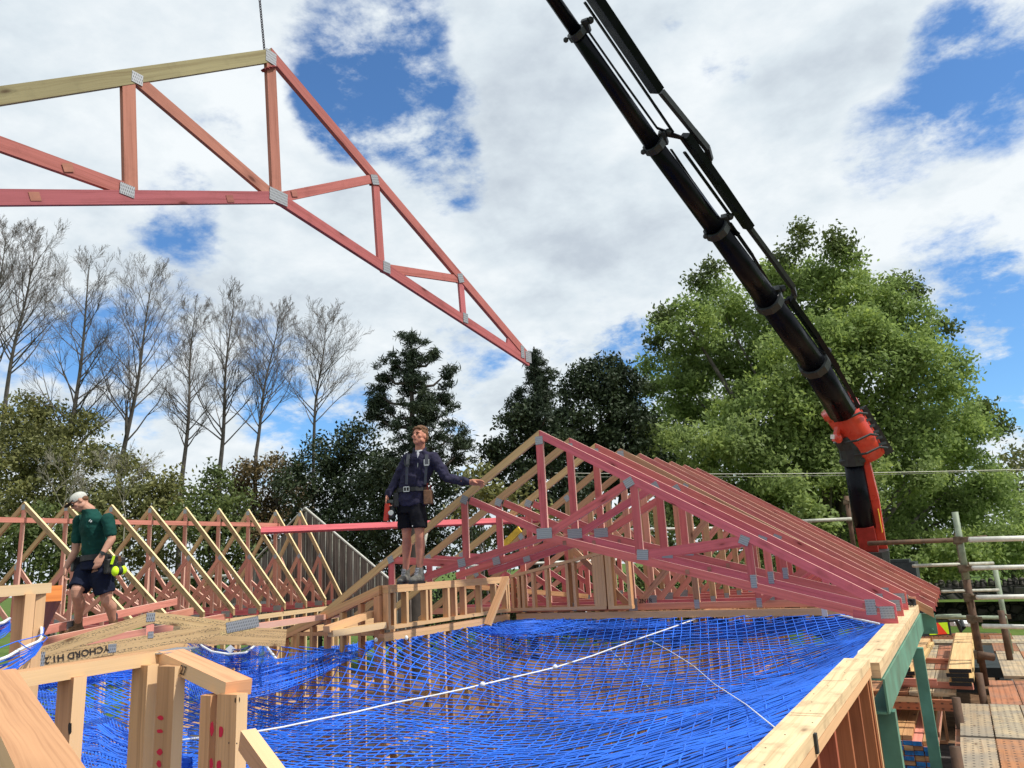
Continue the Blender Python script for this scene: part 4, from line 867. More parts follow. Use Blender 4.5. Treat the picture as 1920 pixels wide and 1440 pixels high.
for (p, n_) in ((vtop(fA, 1013), 'a'), (vtop(fA, 1066), 'b'), (vtop(fB, 1013), 'c'), (vtop(fB, 1058), 'd'), (vtop(fB, 1160), 'e'), (vtop(fA, 1161), 'f'), (vtop(fA, 1120), 'g'), (vtop(fC, 1156), 'h'), (vtop(fA, 1228), 'i'), (vtop(q, 942), 'j'), (vtop(q, 976), 'k')):
    mb = MB(); mb.beam(p-Vector((.03, 0, .05)), p+Vector((-.03, 0, .05)), .09, .10, up=(0, 1, 0)); mb.beam(p+Vector((-.07, -.045, .0)), p+Vector((.09, -.045, 0)), .04, .065); mb.tube([p+Vector((.03, -.12, .03)), p+Vector((.03, .1, .03))], .018, 6); mb.build('coupler', 'coupler', sc, bevel=.008)
# planks
rg = random.Random(11)
def plank(x, y0, y1, w_, z, mat, label=None, group='planks of the scaffold deck', tilt=0):
    o = MB().beam((x, y0, z), (x, y1, z+tilt), w_, .04).build('scaffold_plank', mat)
    tag(o, label, 'plank', group)
    return o
words = {'plank': 'bleached grey', 'plankred': 'rusty brown'}
rows = [(8.72, 10.42, -.28, 3.4, DZ, 'row right of the board stack', .283), (6.95, 8.68, -.28, 2.8, DZ, 'second nearest deck row', .283), (5.1, 6.90, -.28, 2.2, DZ, 'nearest deck row', .283),
        (10.48, 12.25, .02, 3.6, DZ-.01, 'row beside the foot of the standards', .30), (12.3, 15.0, .22, 5.0, DZ+.03, 'row right of the tall standard', .33), (15.1, 17.6, .2, 5.5, DZ+.02, 'far row under the toe board', .36)]
for ri, (y0, y1, x0, x1, z, txt, wd) in enumerate(rows):
    x = x0; k = 0; o_ = ['first', 'second', 'third', 'fourth', 'fifth', 'sixth', 'seventh', 'eighth', 'ninth', 'tenth', 'eleventh', 'twelfth', 'thirteenth', 'fourteenth', 'fifteenth', 'sixteenth', 'seventeenth']
    while x+wd < x1:
        mat = 'plankred' if rg.random() < .38 else 'plank'; plank(x+wd/2, y0+rg.uniform(-.03, .03), y1-rg.uniform(0, .03), wd-.012, z+rg.uniform(-.006, .006), mat, '%s plank, %s from the left in the %s' % (words[mat], o_[k], txt)); x += wd; k += 1
o_ = ['first', 'second', 'third', 'fourth', 'fifth', 'sixth', 'seventh', 'eighth']
for k in range(6):
    mat = ['plank', 'plank', 'plankred', 'plankred', 'plank', 'plank'][k]; plank(-1.72+k*.255, 11.05, 13.0, .245, DZ, mat, '%s plank of the near row behind the steel posts, %s from the left' % (words[mat], o_[k]))
for k in range(6):
    mat = ['plank', 'plank', 'plankred', 'plankred', 'plank', 'plankred'][k]; plank(-1.95+k*.30, 13.1, 16.1, .29, DZ, mat, '%s plank of the far row behind the steel posts, %s from the left' % (words[mat], o_[k]))
for k in range(2): tag(MB().beam((-2.4, 16.35+k*.3, DZ+.03), (1.35, 16.35+k*.3, DZ+.03), .25, .04).build('scaffold_plank', 'plank'), ['nearer', 'farther'][k]+' of two bleached planks laid across in front of the toe board', 'plank', 'planks of the scaffold deck')
tag(MB().beam(Pd(1722, 1197, 15.2), Pd(1896, 1196, 15.2), .04, .17).build('toe_board', 'plankred'), 'dark red brown toe board standing on edge at the back of the deck', 'toe board')
tag(MB().beam(Pz(1700, 1237, DZ+.06), Pz(1790, 1240, DZ+.06), .06, .07).build('cross_batten', 'pinkpale'), 'thin salmon batten under the far half of the stacked boards', 'batten')
tag(MB().beam(Pz(1690, 1281, DZ+.06), Pz(1825, 1287, DZ+.06), .06, .07).build('cross_batten', 'pinkpale'), 'longer salmon batten under the near end of the stacked boards', 'batten')
tag(MB().beam(Pz(1680, 1277, DZ+.13), Pz(1757, 1279, DZ+.13), .06, .07).build('cross_batten', 'pinkpale'), 'short salmon batten lying on the longer one by the green post', 'batten')
MT['blackend'] = plain('black sealed board end', (.012, .012, .014), .6)
def stack(a, b, n, w_, lab):
    r_ = thing('board_stack', lab, 'timber stack', a)
    for k in range(n):
        dz = .05*k; dx = [0, .03, -.015, .02][k % 4]; ax = (b-a).normalized(); MB().beam(a+Vector((dx, 0, dz)), b+Vector((dx, 0, dz)), w_, .045).build('board', 'lvl', r_)
        MB().beam(a+Vector((dx, 0, dz))-ax*.004, a+Vector((dx, 0, dz))-ax*.001, w_-.002, .043).build('board_end', 'blackend', r_)
stack(Pz(1801, 1283, DZ+.13), Pz(1808, 1207, DZ+.13), 4, .235, 'stack of clean yellow boards with black ends on the deck by the scaffold standard')
stack(Pz(1692, 1270, DZ+.16), Pz(1733, 1212, DZ+.16), 3, .24, 'yellow board stack with black ends half hidden behind the green posts')
tag(MB().beam((-1.9, 10.95, DZ-.10), (-.30, 10.95, DZ-.10), .06, .12).build('deck_bearer', 'plankred'), 'dark timber bearer under the near edge of the deck behind the steel posts', 'bearer')
tag(MB().beam((-.30, 4.5, DZ-.12), (-.30, 10.7, DZ-.12), .05, .16).build('deck_bearer', 'plankred'), 'rusty bearer along the left side of the near deck', 'bearer')
for (u, v, lab) in ((1792, 1308, 'short rusty upright stub at the corner of the near deck'), (1835, 1262, 'short rusty upright stub beside the tall standard'), (1790, 1400, 'rusty upright stub at the left edge of the near deck')):
    p = Pz(u, v, DZ+.25); tag(MB().tube([p-Vector((0, 0, .9)), p], .04, 8).build('tube_stub', 'rust', smooth=True), lab, 'scaffold tube')
# timber stack with blue painted ends, below the deck
r = thing('packaged_timber', 'shaded pile of timber with blue painted ends under the deck', 'timber stack', Pd(1712, 1420, 8.6))
rg = random.Random(5)
for row in range(7):
    for k in range(5):
        p = Pd(1712, 1384, 8.6)+Vector((-.26+k*.10+rg.uniform(-.005, .005), rg.uniform(-.02, .02), -.052*row)); mt = 'blueend' if (k+row*2) % 5 in (0, 3, 4) else 'frameshade'
        if row == 0 and k > 2: continue
        MB().beam(p, p+Vector((0, 3.2, 0)), .094, .046).build('length_of_timber', 'pinkpale' if mt == 'blueend' else 'frameshade', r); MB().beam(p-Vector((0, .004, 0)), p-Vector((0, .001, 0)), .092, .045).build('painted_end', mt, r)
# stone wall, lawns, wires
def stonemat():
    m, t, b = newmat('dark dry stone'); q = G(t); oc = q.n('ShaderNodeTexCoord').outputs['Object']; mp = q.mapping(oc, (2.0, 2.0, 3.2))
    vo = q.n('ShaderNodeTexVoronoi', feature='DISTANCE_TO_EDGE'); vo.inputs['Scale'].default_value = 1; q.l(mp, vo.inputs['Vector']); v2 = q.n('ShaderNodeTexVoronoi'); v2.inputs['Scale'].default_value = 1; q.l(mp, v2.inputs['Vector'])
    sx = q.n('ShaderNodeSeparateColor'); q.l(v2.outputs['Color'], sx.inputs[0]); c = q.ramp(sx.outputs[0], [(0, (.035, .03, .027)), (.5, (.07, .062, .052)), (1, (.12, .105, .085))])
    c = q.mix(q.step(vo.outputs['Distance'], .02, .10, 1, 0), c, (.008, .008, .007)); c = q.mix(q.step(q.noise(oc, 1.2, 5, .6), .52, .66, 0, .6), c, (.05, .07, .025)); q.l(c, b.inputs['Base Color']); b.inputs['Roughness'].default_value = .9
    q.l(q.bump(q.step(vo.outputs['Distance'], 0, .2), 1.0, .08), b.inputs['Normal']); return m
MT['stone'] = stonemat()
sw = thing('stone_wall', 'dark dry stone wall with jagged capping stones behind the scaffold', 'stone wall', Pz(1800, 1165, GZ))
a = Pz(1380, 1172, GZ); b = Pz(2300, 1158, GZ); wt = Pz(1800, 1165, GZ); wt = Pd(1800, 1101, dep(wt)).z
mb = MB(); a2 = a.copy(); b2 = b.copy(); a2.z = b2.z = (wt+GZ)/2-.2; mb.beam(a2, b2, .6, wt-GZ+.4); mb.build('courses', 'stone', sw)
mb = MB(); ax = (b-a).normalized(); t = 0
while t < (b-a).length: r1, r2 = rg.uniform(.12, .22), rg.uniform(.16, .32); mb.ell(a+ax*t+Vector((0, 0, wt-GZ+r2*.3)), (r1, .2, r2), nu=7, nv=5); t += r1*1.7
mb.build('capping_stones', 'stone', sw)
sheet('upper_lawn', [(-30, a.y+3), (80, a.y-14), (80, a.y+90), (-60, a.y+90)], wt-.55, 'grass')
for (v0, v1, r_, lab) in ((887, 881, .014, 'upper overhead wire stretched in front of the trees'), (894, 883, .009, 'lower overhead wire stretched in front of the trees')):
    A_, B_ = Pd(1040, v0, 30), Pd(1960, v1-2, 30); pts = [A_.lerp(B_, i/16)-Vector((0, 0, .35*math.sin(math.pi*i/16)*.3)) for i in range(17)]; tag(MB().tube(pts, r_, 5).build('overhead_wire', 'tube'), lab, 'wire')
# ------------------------------------------------------------------ vegetation
rgt = np.random.RandomState(5)
def leaves(cent, n_per, rad, size, mat, parent, name='crown', asp=.55, up=.25, seed=0):
    rs = np.random.RandomState(seed); m_ = len(cent); c = np.repeat(cent, n_per, axis=0); N_ = len(c)
    c = c+rs.normal(size=(N_, 3))*np.array([rad, rad, rad*.75])*.6
    a = rs.normal(size=(N_, 3)); a /= np.linalg.norm(a, axis=1)[:, None]; b = rs.normal(size=(N_, 3)); b[:, 2] += up; b -= a*(a*b).sum(1)[:, None]; b /= np.linalg.norm(b, axis=1)[:, None]
    s = size*rs.uniform(.6, 1.3, size=(N_, 1)); a = a*s; b = b*s*asp
    v = np.stack([c-a, c-b*.9+a*.1, c+a, c+b*.9+a*.1], axis=1).reshape(-1, 3); f = np.arange(N_*4).reshape(-1, 4)
    return npmesh(name, v, f, mat, parent)
def lobe_centers(lobes, dens, shell=.55, seed=0):
    rs = np.random.RandomState(seed); out_ = []
    for lb in lobes:
        u, v, r, d = lb[:4]; c = np.array(Pd(u, v, d)); R_ = r*d/F; n_ = max(4, int(dens*R_*R_)); dr = rs.normal(size=(n_, 3)); dr /= np.linalg.norm(dr, axis=1)[:, None]
        rr_ = (shell+(1-shell)*rs.uniform(size=(n_, 1))**.6)*R_*rs.uniform(.8, 1.12, size=(n_, 1)); out_.append(c+dr*rr_*np.array([1, 1, .85]))
    return np.concatenate(out_)
def limbs(base, targets, r0, mat, parent, name='trunk', seed=0, forks=1, n=6):
    rs = random.Random(seed); mb = MB(); base = Vector(base)
    for i, t in enumerate(targets):
        t = Vector(t); m_ = base.lerp(t, .45)+Vector((rs.uniform(-.4, .4), rs.uniform(-.4, .4), (t.z-base.z)*.12)); m2 = base.lerp(t, .15); m2.z = base.z+(t.z-base.z)*.28; rr_ = r0*(1 if i == 0 else .5)
        mb.tube([base, m2, m_, t], [rr_, rr_*.8, rr_*.45, rr_*.12], n, cap=False)
    return mb.build(name, mat, parent, smooth=True)
def tree(name, label, lobes, mat, bark, trunk_uv, d, leaf, n_per=70, dens=7, rad=None, seed=0, group='trees and bushes behind the building', r0=.25, extra=None, gz=GZ):
    p = Pd(*trunk_uv, d); base = Vector((p.x, p.y, gz)); r_ = thing(name, label, 'tree', base, group); lobes = [(l_[0], l_[1], l_[2], d+(l_[3] if len(l_) > 3 else 0)) for l_ in lobes]
    cen = lobe_centers(lobes, dens, seed=seed); leaves(cen, n_per, rad or leaf*4, leaf, mat, r_, seed=seed)
    if extra:
        for (lb, mt, dn) in extra: leaves(lobe_centers([(l_[0], l_[1], l_[2], d+(l_[3] if len(l_) > 3 else 0)) for l_ in lb], dn, seed=seed+3, shell=.2), n_per, rad or leaf*4, leaf, mt, r_, seed=seed+9)
    limbs(base, [Pd(l_[0], l_[1], l_[3]) for l_ in lobes], r0, bark, r_, seed=seed); return r_
j = lambda k, s=2.5: math.sin(k*12.9)*s
bl = [(1290, 610, 62), (1345, 565, 52), (1262, 700, 62), (1400, 640, 78), (1250, 800, 62), (1340, 740, 85), (1452, 525, 48), (1500, 560, 75), (1560, 500, 48), (1605, 575, 75), (1655, 555, 45), (1700, 610, 55), (1520, 680, 95), (1640, 690, 95), (1735, 700, 75), (1440, 780, 95), (1560, 810, 100), (1680, 830, 100), (1770, 800, 75), (1835, 790, 40), (1800, 900, 80), (1380, 880, 90), (1500, 930, 100), (1640, 950, 100), (1760, 980, 85), (1855, 930, 48), (1235, 880, 50), (1300, 950, 75), (1420, 1010, 90), (1560, 1040, 90), (1700, 1050, 80), (1870, 1020, 55), (1480, 850, 90), (1610, 640, 70), (1790, 1040, 60)]
bl = [(u, v, r_, j(i)) for i, (u, v, r_) in enumerate(bl)]
sprigs = [(1502, 425, 12), (1492, 455, 18), (1560, 447, 16), (1585, 470, 16), (1470, 480, 20), (1335, 500, 14), (1310, 525, 18), (1690, 530, 16), (1715, 545, 18), (1770, 615, 16), (1850, 770, 24), (1875, 800, 16), (1240, 590, 14), (1225, 640, 14), (1215, 740, 20)]
tree('broadleaf_tree', 'huge fresh green broadleaf tree filling the sky behind the crane', bl, 'leaf_bright', 'bark', (1560, 1000), 42, .13, 85, 14, .55, 1, r0=.45,
     extra=[(sprigs, 'leaf_mid', 14), ([(1300, 850, 80, -4), (1380, 830, 70, -5), (1240, 830, 50, -4), (1450, 900, 60, -5), (1600, 880, 80, -5), (1720, 900, 60, -4), (1500, 720, 70, -4)], 'leaf_lime', 6)], gz=wt-.6)
tree('broadleaf_sapling', 'small bright leafed sapling low in front of the huge green tree', [(1520, 950, 26), (1500, 970, 22), (1545, 975, 22), (1520, 1000, 30)], 'leaf_lime', 'bark', (1520, 1000), 34, .14, 50, 22, .4, 2, r0=.08)
tree('yellowing_tree', 'small pale yellow green tree at the right picture edge', [(1900, 860, 28), (1925, 900, 45), (1895, 930, 30), (1950, 850, 40)], 'leaf_olive', 'bark', (1910, 940), 60, .2, 40, 5, .9, 3, r0=.15)
tree('broadleaf_tree', 'lower green tree behind the scaffold rails at the right edge', [(1900, 1000, 50), (1850, 1040, 40), (1940, 960, 60), (1780, 1060, 40), (1920, 1060, 40)], 'leaf_lime', 'bark', (1890, 1040), 46, .17, 55, 8, .8, 4, r0=.15, gz=wt-.6)
# evergreens in the middle
tree('evergreen_tree', 'tall round headed blackish evergreen between the conifer and the green tree', [(1120, 715, 48), (1078, 730, 34), (1165, 722, 40), (1120, 790, 75), (1065, 800, 45), (1185, 790, 50), (1150, 860, 75), (1080, 880, 70), (1200, 880, 60), (1145, 690, 26), (1095, 695, 24), (1190, 745, 30)], 'leaf_dark', 'barkdark', (1130, 960), 38, .11, 90, 16, .42, 5, r0=.3)
tree('evergreen_tree', 'dark spreading evergreen rising just left of the roof peaks', [(960, 800, 30), (925, 850, 24), (985, 780, 26), (1020, 800, 32), (955, 850, 40), (1010, 860, 45), (920, 880, 26), (1040, 830, 40), (980, 900, 50), (1060, 930, 50)], 'leaf_dark', 'barkdark', (990, 960), 33, .10, 90, 20, .38, 6, r0=.2)
tree('shrub', 'light green leafy shrub between the standing worker and the roof peak', [(905, 925, 30), (940, 930, 34), (975, 935, 28), (880, 950, 30), (900, 890, 16), (1000, 960, 30)], 'leaf_olive', 'bark', (930, 990), 24, .09, 60, 24, .3, 7, r0=.06)
dk = [('dense dark evergreen mass behind the standing worker', [(760, 1120, 60), (840, 1150, 60), (700, 1140, 60), (740, 900, 60), (800, 900, 60), (850, 930, 50), (700, 930, 60), (760, 980, 70), (840, 1000, 60), (690, 1010, 60)], 'leaf_dark', 8), ('bushy dark green tree left of the standing worker, below the last bare tree', [(620, 1120, 60), (560, 1150, 60), (620, 850, 52), (670, 830, 45), (590, 880, 45), (640, 920, 60), (690, 880, 50), (600, 960, 60), (650, 1000, 60), (555, 910, 40)], 'leaf_dark', 9),
      ('mixed brownish bush below the bare trees, left of the centre', [(520, 880, 36), (470, 890, 32), (540, 930, 48), (480, 950, 50), (430, 920, 34), (500, 1010, 60)], 'leaf_brown', 10), ('dark green bush low behind the middle of the left trusses', [(400, 1100, 60), (450, 1140, 60), (400, 900, 30), (430, 960, 50), (380, 950, 40), (420, 1020, 60), (350, 990, 50)], 'leaf_mid', 11),
      ('olive bush low behind the second and third peaks of the left row', [(300, 1110, 60), (200, 1130, 60), (300, 895, 30), (250, 890, 28), (330, 930, 36), (280, 940, 50), (220, 950, 50), (300, 1010, 60), (210, 1020, 50)], 'leaf_olive', 12), ('big olive evergreen tree standing at the left picture edge', [(50, 780, 45), (110, 785, 45), (160, 800, 30), (190, 850, 34), (230, 870, 26), (10, 800, 40), (80, 850, 60), (20, 870, 60), (130, 860, 45), (60, 940, 80), (150, 930, 50), (10, 980, 60)], 'leaf_olive', 13),
      ('dark bush at the far left below the olive tree', [(100, 1000, 60), (30, 1040, 60), (170, 1010, 60), (120, 1070, 50)], 'leaf_mid', 14), ('dark undergrowth behind the gable end', [(600, 1050, 60), (700, 1060, 60), (520, 1070, 60), (780, 1060, 50)], 'leaf_dark', 15), ('low dark undergrowth seen through the roof trusses', [(900, 1130, 70), (1010, 1140, 70), (1120, 1130, 70), (1230, 1120, 70), (1340, 1110, 70), (1430, 1100, 60), (900, 1040, 60), (1000, 1000, 60), (1100, 1000, 70), (1200, 1000, 60), (1280, 1040, 60), (1050, 1070, 60)], 'leaf_mid', 16)]
for i, (lab, lb, mt, sd_) in enumerate(dk):
    dd = 30+(i % 3)*2.2; tree('evergreen_tree' if i in (0, 1, 5) else 'bush', lab, [(u, v, r_, j(k+i, 1.2)) for k, (u, v, r_) in enumerate(lb)], mt, 'barkdark', (lb[0][0], lb[-1][1]), dd, .10 if mt != 'leaf_dark' else .09, 75, 17, .42, sd_, r0=.14)
# feathery conifers
def conifer(label, top, base_v, d, prof, seed, arms=(), fill=17):
    rs = random.Random(seed); T_ = Pd(*top, d); base = Vector((T_.x, T_.y, GZ)); r_ = thing('conifer_tree', label, 'tree', base, 'trees and bushes behind the building')
    lo = Pd(top[0], base_v, d).z; mb = MB(); mb.tube([base, Vector((T_.x-.1, T_.y, (GZ+T_.z)/2)), T_], [.28, .17, .03], 7, cap=False); cents = []
    right = Vector((.868, .493, 0)); n_ = int((T_.z-lo)/.2)
    for i in range(n_):
        t = (i+rs.random())/n_; z = T_.z-(T_.z-lo)*t; reach = prof(t)*rs.choice((.35, .6, .8, 1.15))*rs.uniform(.8, 1.1); a = rs.uniform(0, 6.28); p = Vector((T_.x, T_.y, z-.2)); e = p+Vector((math.cos(a)*reach, math.sin(a)*reach, reach*.42)); m_ = p.lerp(e, .55)-Vector((0, 0, .08*reach))
        mb.tube([p, m_, e], [.045, .03, .012], 4, cap=False); k = max(2, int(reach/.28))
        for q in range(k): s_ = .45+.55*(q+1)/k; cents.append(np.array(m_.lerp(e, (s_-.55)/.45) if s_ > .55 else p.lerp(m_, s_/.55))+np.array([rs.gauss(0, .12) for _ in range(3)]))
    for _ in range(int(fill*(T_.z-lo))):
        t = rs.random()**.8; a = rs.uniform(0, 6.28); gap = .5+.5*math.sin(a*2.3+t*23+seed)*math.sin(t*41+a); rr_ = prof(t)*.82*rs.random()**.6*(.55+.6*gap)
        cents.append(np.array([T_.x+math.cos(a)*rr_, T_.y+math.sin(a)*rr_, T_.z-(T_.z-lo)*t+rr_*.25]))
    for (u, v, r2) in arms:
        e = Pd(u, v, d); p = Vector((T_.x, T_.y, e.z-abs((e-Vector((T_.x, T_.y, e.z))).length)*.45)); m_ = p.lerp(e, .6)-Vector((0, 0, .25)); mb.tube([p, m_, e], [.08, .05, .02], 5, cap=False)
        for _ in range(int(14*r2/20)): cents.append(np.array(e)+np.array([rs.gauss(0, r2*d/F*.55) for _ in range(3)]))
    mb.build('trunk', 'barkdark', r_, smooth=True); leaves(np.array(cents), 70, .17, .13, 'leaf_pine', r_, asp=.17, seed=seed, up=.5)
conifer('tall feathery conifer with a pointed top behind the standing worker', (771, 622), 900, 30, lambda t: .22+1.35*t**.9, 21, [(706, 735, 20), (722, 765, 24), (838, 700, 12), (832, 742, 20), (720, 700, 12), (700, 775, 16), (850, 815, 26), (862, 850, 22), (740, 680, 14), (810, 780, 30), (815, 668, 10), (790, 850, 40)])
conifer('slimmer dark conifer whose top touches the low end of the hanging truss', (1001, 650), 860, 34, lambda t: .18+1.05*t**.8, 22, [(1022, 706, 14), (972, 740, 14), (962, 775, 18), (1026, 740, 14), (985, 770, 20)])
# bare trees
def bare(label, base, top, d, spread, seed, low=.12, mat='bark', nb=38):
    rs = random.Random(seed); b_ = Pd(*base, d); t_ = Pd(*top, d); r_ = thing('bare_tree', label, 'tree', Vector((b_.x, b_.y, GZ)), 'leafless trees on the left'); H_ = t_.z-b_.z
    tr = []; K = 12; sw_ = rs.uniform(-.25, .25)
    for i in range(K+1): t = i/K; p = b_.lerp(t_, t); tr.append(p+Vector((math.sin(t*5+seed)*.10, math.cos(t*4+seed)*.10, 0))*math.sin(math.pi*t))
    rad0 = .145*H_/11; mb = MB(); mb.tube([Vector((b_.x, b_.y, GZ))]+tr, [rad0*1.5]+[rad0*(1-.93*i/K) for i in range(K+1)], 7, cap=False); mb.build('trunk', mat, r_, smooth=True)
    seg_a, seg_b, ra, rb = [], [], [], []
    def grow(p, dr, L_, r, lev):
        n_ = 5 if lev < 2 else 3; st = L_/n_
        for i in range(n_):
            dr = (dr+Vector((rs.gauss(0, .12), rs.gauss(0, .12), .09+rs.gauss(0, .06)))).normalized(); q = p+dr*st; r2 = max(.0042, r*(1-(i+1)/n_*.85)); seg_a.append(p); seg_b.append(q); ra.append(max(.0042, r*(1-i/n_*.85))); rb.append(r2)
            if lev < 3:
                for _ in range((2 if rs.random() < .6 else 1) if lev < 2 else (1 if rs.random() < .7 else 0)):
                    if i == 0 and lev == 0: continue
                    ax = Vector((rs.gauss(0, 1), rs.gauss(0, 1), rs.gauss(0, .5))).cross(dr); 
                    if ax.length < .1: continue
                    nd_ = (dr+ax.normalized()*rs.uniform(.45, .8)).normalized(); grow(q, nd_, L_*(1-i/n_*.45)*rs.uniform(.38, .55), r2*.62, lev+1)
            p = q
    for i in range(nb):
        t = low+(.97-low)*(i+rs.random())/nb; f = t*K; k = min(int(f), K-1); p = tr[k].lerp(tr[k+1], f-k); a = rs.uniform(0, 6.28); L_ = spread*1.15*(1-t)**.55*rs.uniform(.65, 1.2)+.3; out2 = .95-.25*t
        grow(p, Vector((math.cos(a)*out2, math.sin(a)*out2, .85)).normalized(), L_, rad0*(1-t)*.42+.009, 0)
    A_ = np.array(seg_a); B_ = np.array(seg_b); D_ = B_-A_; D_ /= np.linalg.norm(D_, axis=1)[:, None]+1e-9; X_ = np.cross(D_, np.array([.3, .9, .1])); X_ /= np.linalg.norm(X_, axis=1)[:, None]; Y_ = np.cross(D_, X_); ra_ = np.array(ra)[:, None]; rb_ = np.array(rb)[:, None]; V_ = []
    for P_, r3 in ((A_, ra_), (B_, rb_)):
        for k in range(3): th_ = 2.094*k; V_.append(P_+(X_*math.cos(th_)+Y_*math.sin(th_))*r3)
    V_ = np.stack(V_, 1).reshape(-1, 3); n_ = len(A_); i0 = np.arange(n_)[:, None]*6; Fq = np.concatenate([i0+np.array([[0, 1, 4, 3]]), i0+np.array([[1, 2, 5, 4]]), i0+np.array([[2, 0, 3, 5]])]); npmesh('branches', V_, Fq, mat, r_)
bt = [((-30, 760), (12, 425), 3.2, 'leafless tree cut by the left picture edge'), ((12, 740), (68, 440), 3.3, 'leafless tree second from the left edge, leaning right'), ((118, 930), (170, 478), 3.4, 'leafless tree straight above the man in the cap'), ((225, 880), (290, 508), 3.8, 'broadest leafless tree with a thick brown trunk'),
      ((342, 890), (368, 570), 1.9, 'thin leafless tree in the gap right of the broadest one'), ((412, 880), (440, 550), 2.9, 'leafless tree in the middle of the right hand four'), ((480, 850), (525, 582), 2.8, 'leafless tree second from the right of the bare row'), ((588, 830), (610, 592), 2.6, 'rightmost leafless tree of the bare row')]
for i, (b0, t0, sp_, lab) in enumerate(bt): bare(lab, b0, t0, 36+(i % 2)*1.5, sp_, 40+i, mat='bark' if i in (0, 1, 2, 3) else 'bark')
for i, (b0, t0, sp_, lab) in enumerate([((120, 1000), (118, 880), 1.3, 'pale leafless shrub just left behind the cap'), ((235, 960), (215, 880), 1.3, 'pale twiggy shrub right behind the cap')]): bare(lab, b0, t0, 26, sp_, 60+i, mat='barkpale', nb=8)
# ------------------------------------------------------------------ people
CR = Vector(M3[:, 0]).normalized(); UPV = Vector((0, 0, 1)); CRh = Vector((CR.x, CR.y, 0)).normalized()   # picture-right, level
def rc(mb, pts, rads, n=12):
    pts = [Vector(p) for p in pts]
    for p, r_ in zip(pts, rads): mb.ell(p, (r_, r_, r_), nu=n, nv=8)
    for i in range(len(pts)-1): mb.tube([pts[i], pts[i+1]], [rads[i], rads[i+1]], n)
def loft(mb, rings, lat, frt, n=18):
    """rings: (centre, half width, half depth); closed tube"""
    base = len(mb.v)
    for c, a, b in rings:
        for k in range(n):
            t = 2*math.pi*k/n; ct, st = math.cos(t), math.sin(t); ct = math.copysign(abs(ct)**.85, ct); st = math.copysign(abs(st)**.85, st); mb.v.append(tuple(Vector(c)+lat*a*ct+frt*b*st))
    for i in range(len(rings)-1):
        for k in range(n):
            k2 = (k+1) % n; mb.f.append((base+i*n+k, base+i*n+k2, base+(i+1)*n+k2, base+(i+1)*n+k)); mb.uv += [(0, 0)]*4
    mb.f.append(tuple(base+k for k in range(n))[::-1]); mb.uv += [(0, 0)]*n; e = base+(len(rings)-1)*n; mb.f.append(tuple(e+k for k in range(n))); mb.uv += [(0, 0)]*n
def fuse(mb, name, mat, parent, vox=.008, smooth=6, fold=0.0, fscale=.09):
    o = mb.build(name, mat, parent, smooth=True); r_ = o.modifiers.new('fuse', 'REMESH'); r_.mode = 'VOXEL'; r_.voxel_size = vox; r_.use_smooth_shade = True
    s_ = o.modifiers.new('soften', 'SMOOTH'); s_.factor = .5; s_.iterations = smooth
    if fold:
        t = bpy.data.textures.new('folds', 'CLOUDS'); t.noise_scale = fscale; t.noise_depth = 2; d = o.modifiers.new('folds', 'DISPLACE'); d.texture = t; d.strength = fold; d.mid_level = .5
    return o
def hand(mb, wrist, knuck, side, palmn, curl, size=1.0, spread=.1, thumb_dir=None):
    """wrist -> knuckles direction; side: towards the index finger; palmn: palm normal (fingers curl towards it)"""
    w_, k_ = Vector(wrist), Vector(knuck); ax = (k_-w_).normalized(); side = Vector(side).normalized(); pn = Vector(palmn).normalized(); L_ = .085*size
    for s_ in (-1.5, -.5, .5, 1.5): rc(mb, [w_+side*s_*.010, w_+ax*L_*.55+side*s_*.018, w_+ax*L_+side*s_*.019], [.019*size, .016*size, .0125*size], 8)
    for i, (fl_, s_) in enumerate(((.074, 1.5), (.082, .5), (.077, -.5), (.060, -1.5))):
        p = w_+ax*L_+side*s_*.020; d = (ax+side*s_*spread*.5).normalized(); pts = [p]; rr_ = [.0105*size]; a = curl[i]*.5
        for seg_, (fr, r_) in enumerate(((.45, .0095), (.30, .0085), (.25, .0070))):
            dd = (d*math.cos(a)+pn*math.sin(a)).normalized(); p = p+dd*fl_*fr*size; pts.append(p); rr_.append(r_*size); a += curl[i]*.75
        rc(mb, pts, rr_, 8)
    tb_ = w_+ax*L_*.30+side*.030*size; td = Vector(thumb_dir).normalized() if thumb_dir else (ax*.7+side*.75+pn*.35).normalized()
    rc(mb, [w_+ax*L_*.15+side*.016, tb_, tb_+td*.036*size, tb_+(td+ax*.4).normalized()*.064*size], [.016*size, .0135*size, .0115*size, .009*size], 8)
def face(mb, c, f, up, s=1.0):
    lat = f.cross(up).normalized(); up = lat.cross(f).normalized(); rot = Matrix((lat, f, up)).transposed(); P = lambda x, y, z: c+(lat*x+f*y+up*z)*s
    mb.ell(P(0, -.012, .022), (.076*s, .098*s, .098*s), rot, 20, 14); mb.ell(P(0, .020, -.035), (.058*s, .068*s, .075*s), rot, 16, 12); mb.ell(P(0, .050, -.082), (.030*s, .030*s, .026*s), rot); mb.ell(P(0, .068, -.046), (.030*s, .024*s, .022*s), rot)
    rc(mb, [P(0, .078, .020), P(0, .100, -.012), P(0, .096, -.020)], [.010*s, .0135*s, .0125*s], 8); mb.ell(P(.012, .090, -.022), (.009*s, .010*s, .008*s), rot, 8, 6); mb.ell(P(-.012, .090, -.022), (.009*s, .010*s, .008*s), rot, 8, 6)
    for sg in (-1, 1):
        mb.ell(P(sg*.030, .071, .034), (.024*s, .016*s, .010*s), rot, 10, 8); mb.ell(P(sg*.044, .056, -.012), (.024*s, .024*s, .022*s), rot, 10, 8)
        mb.ell(P(sg*.078, -.010, .000), (.010*s, .020*s, .032*s), rot, 10, 8); mb.ell(P(sg*.055, .0, -.055), (.018*s, .045*s, .030*s), rot, 10, 8)
    return P, rot
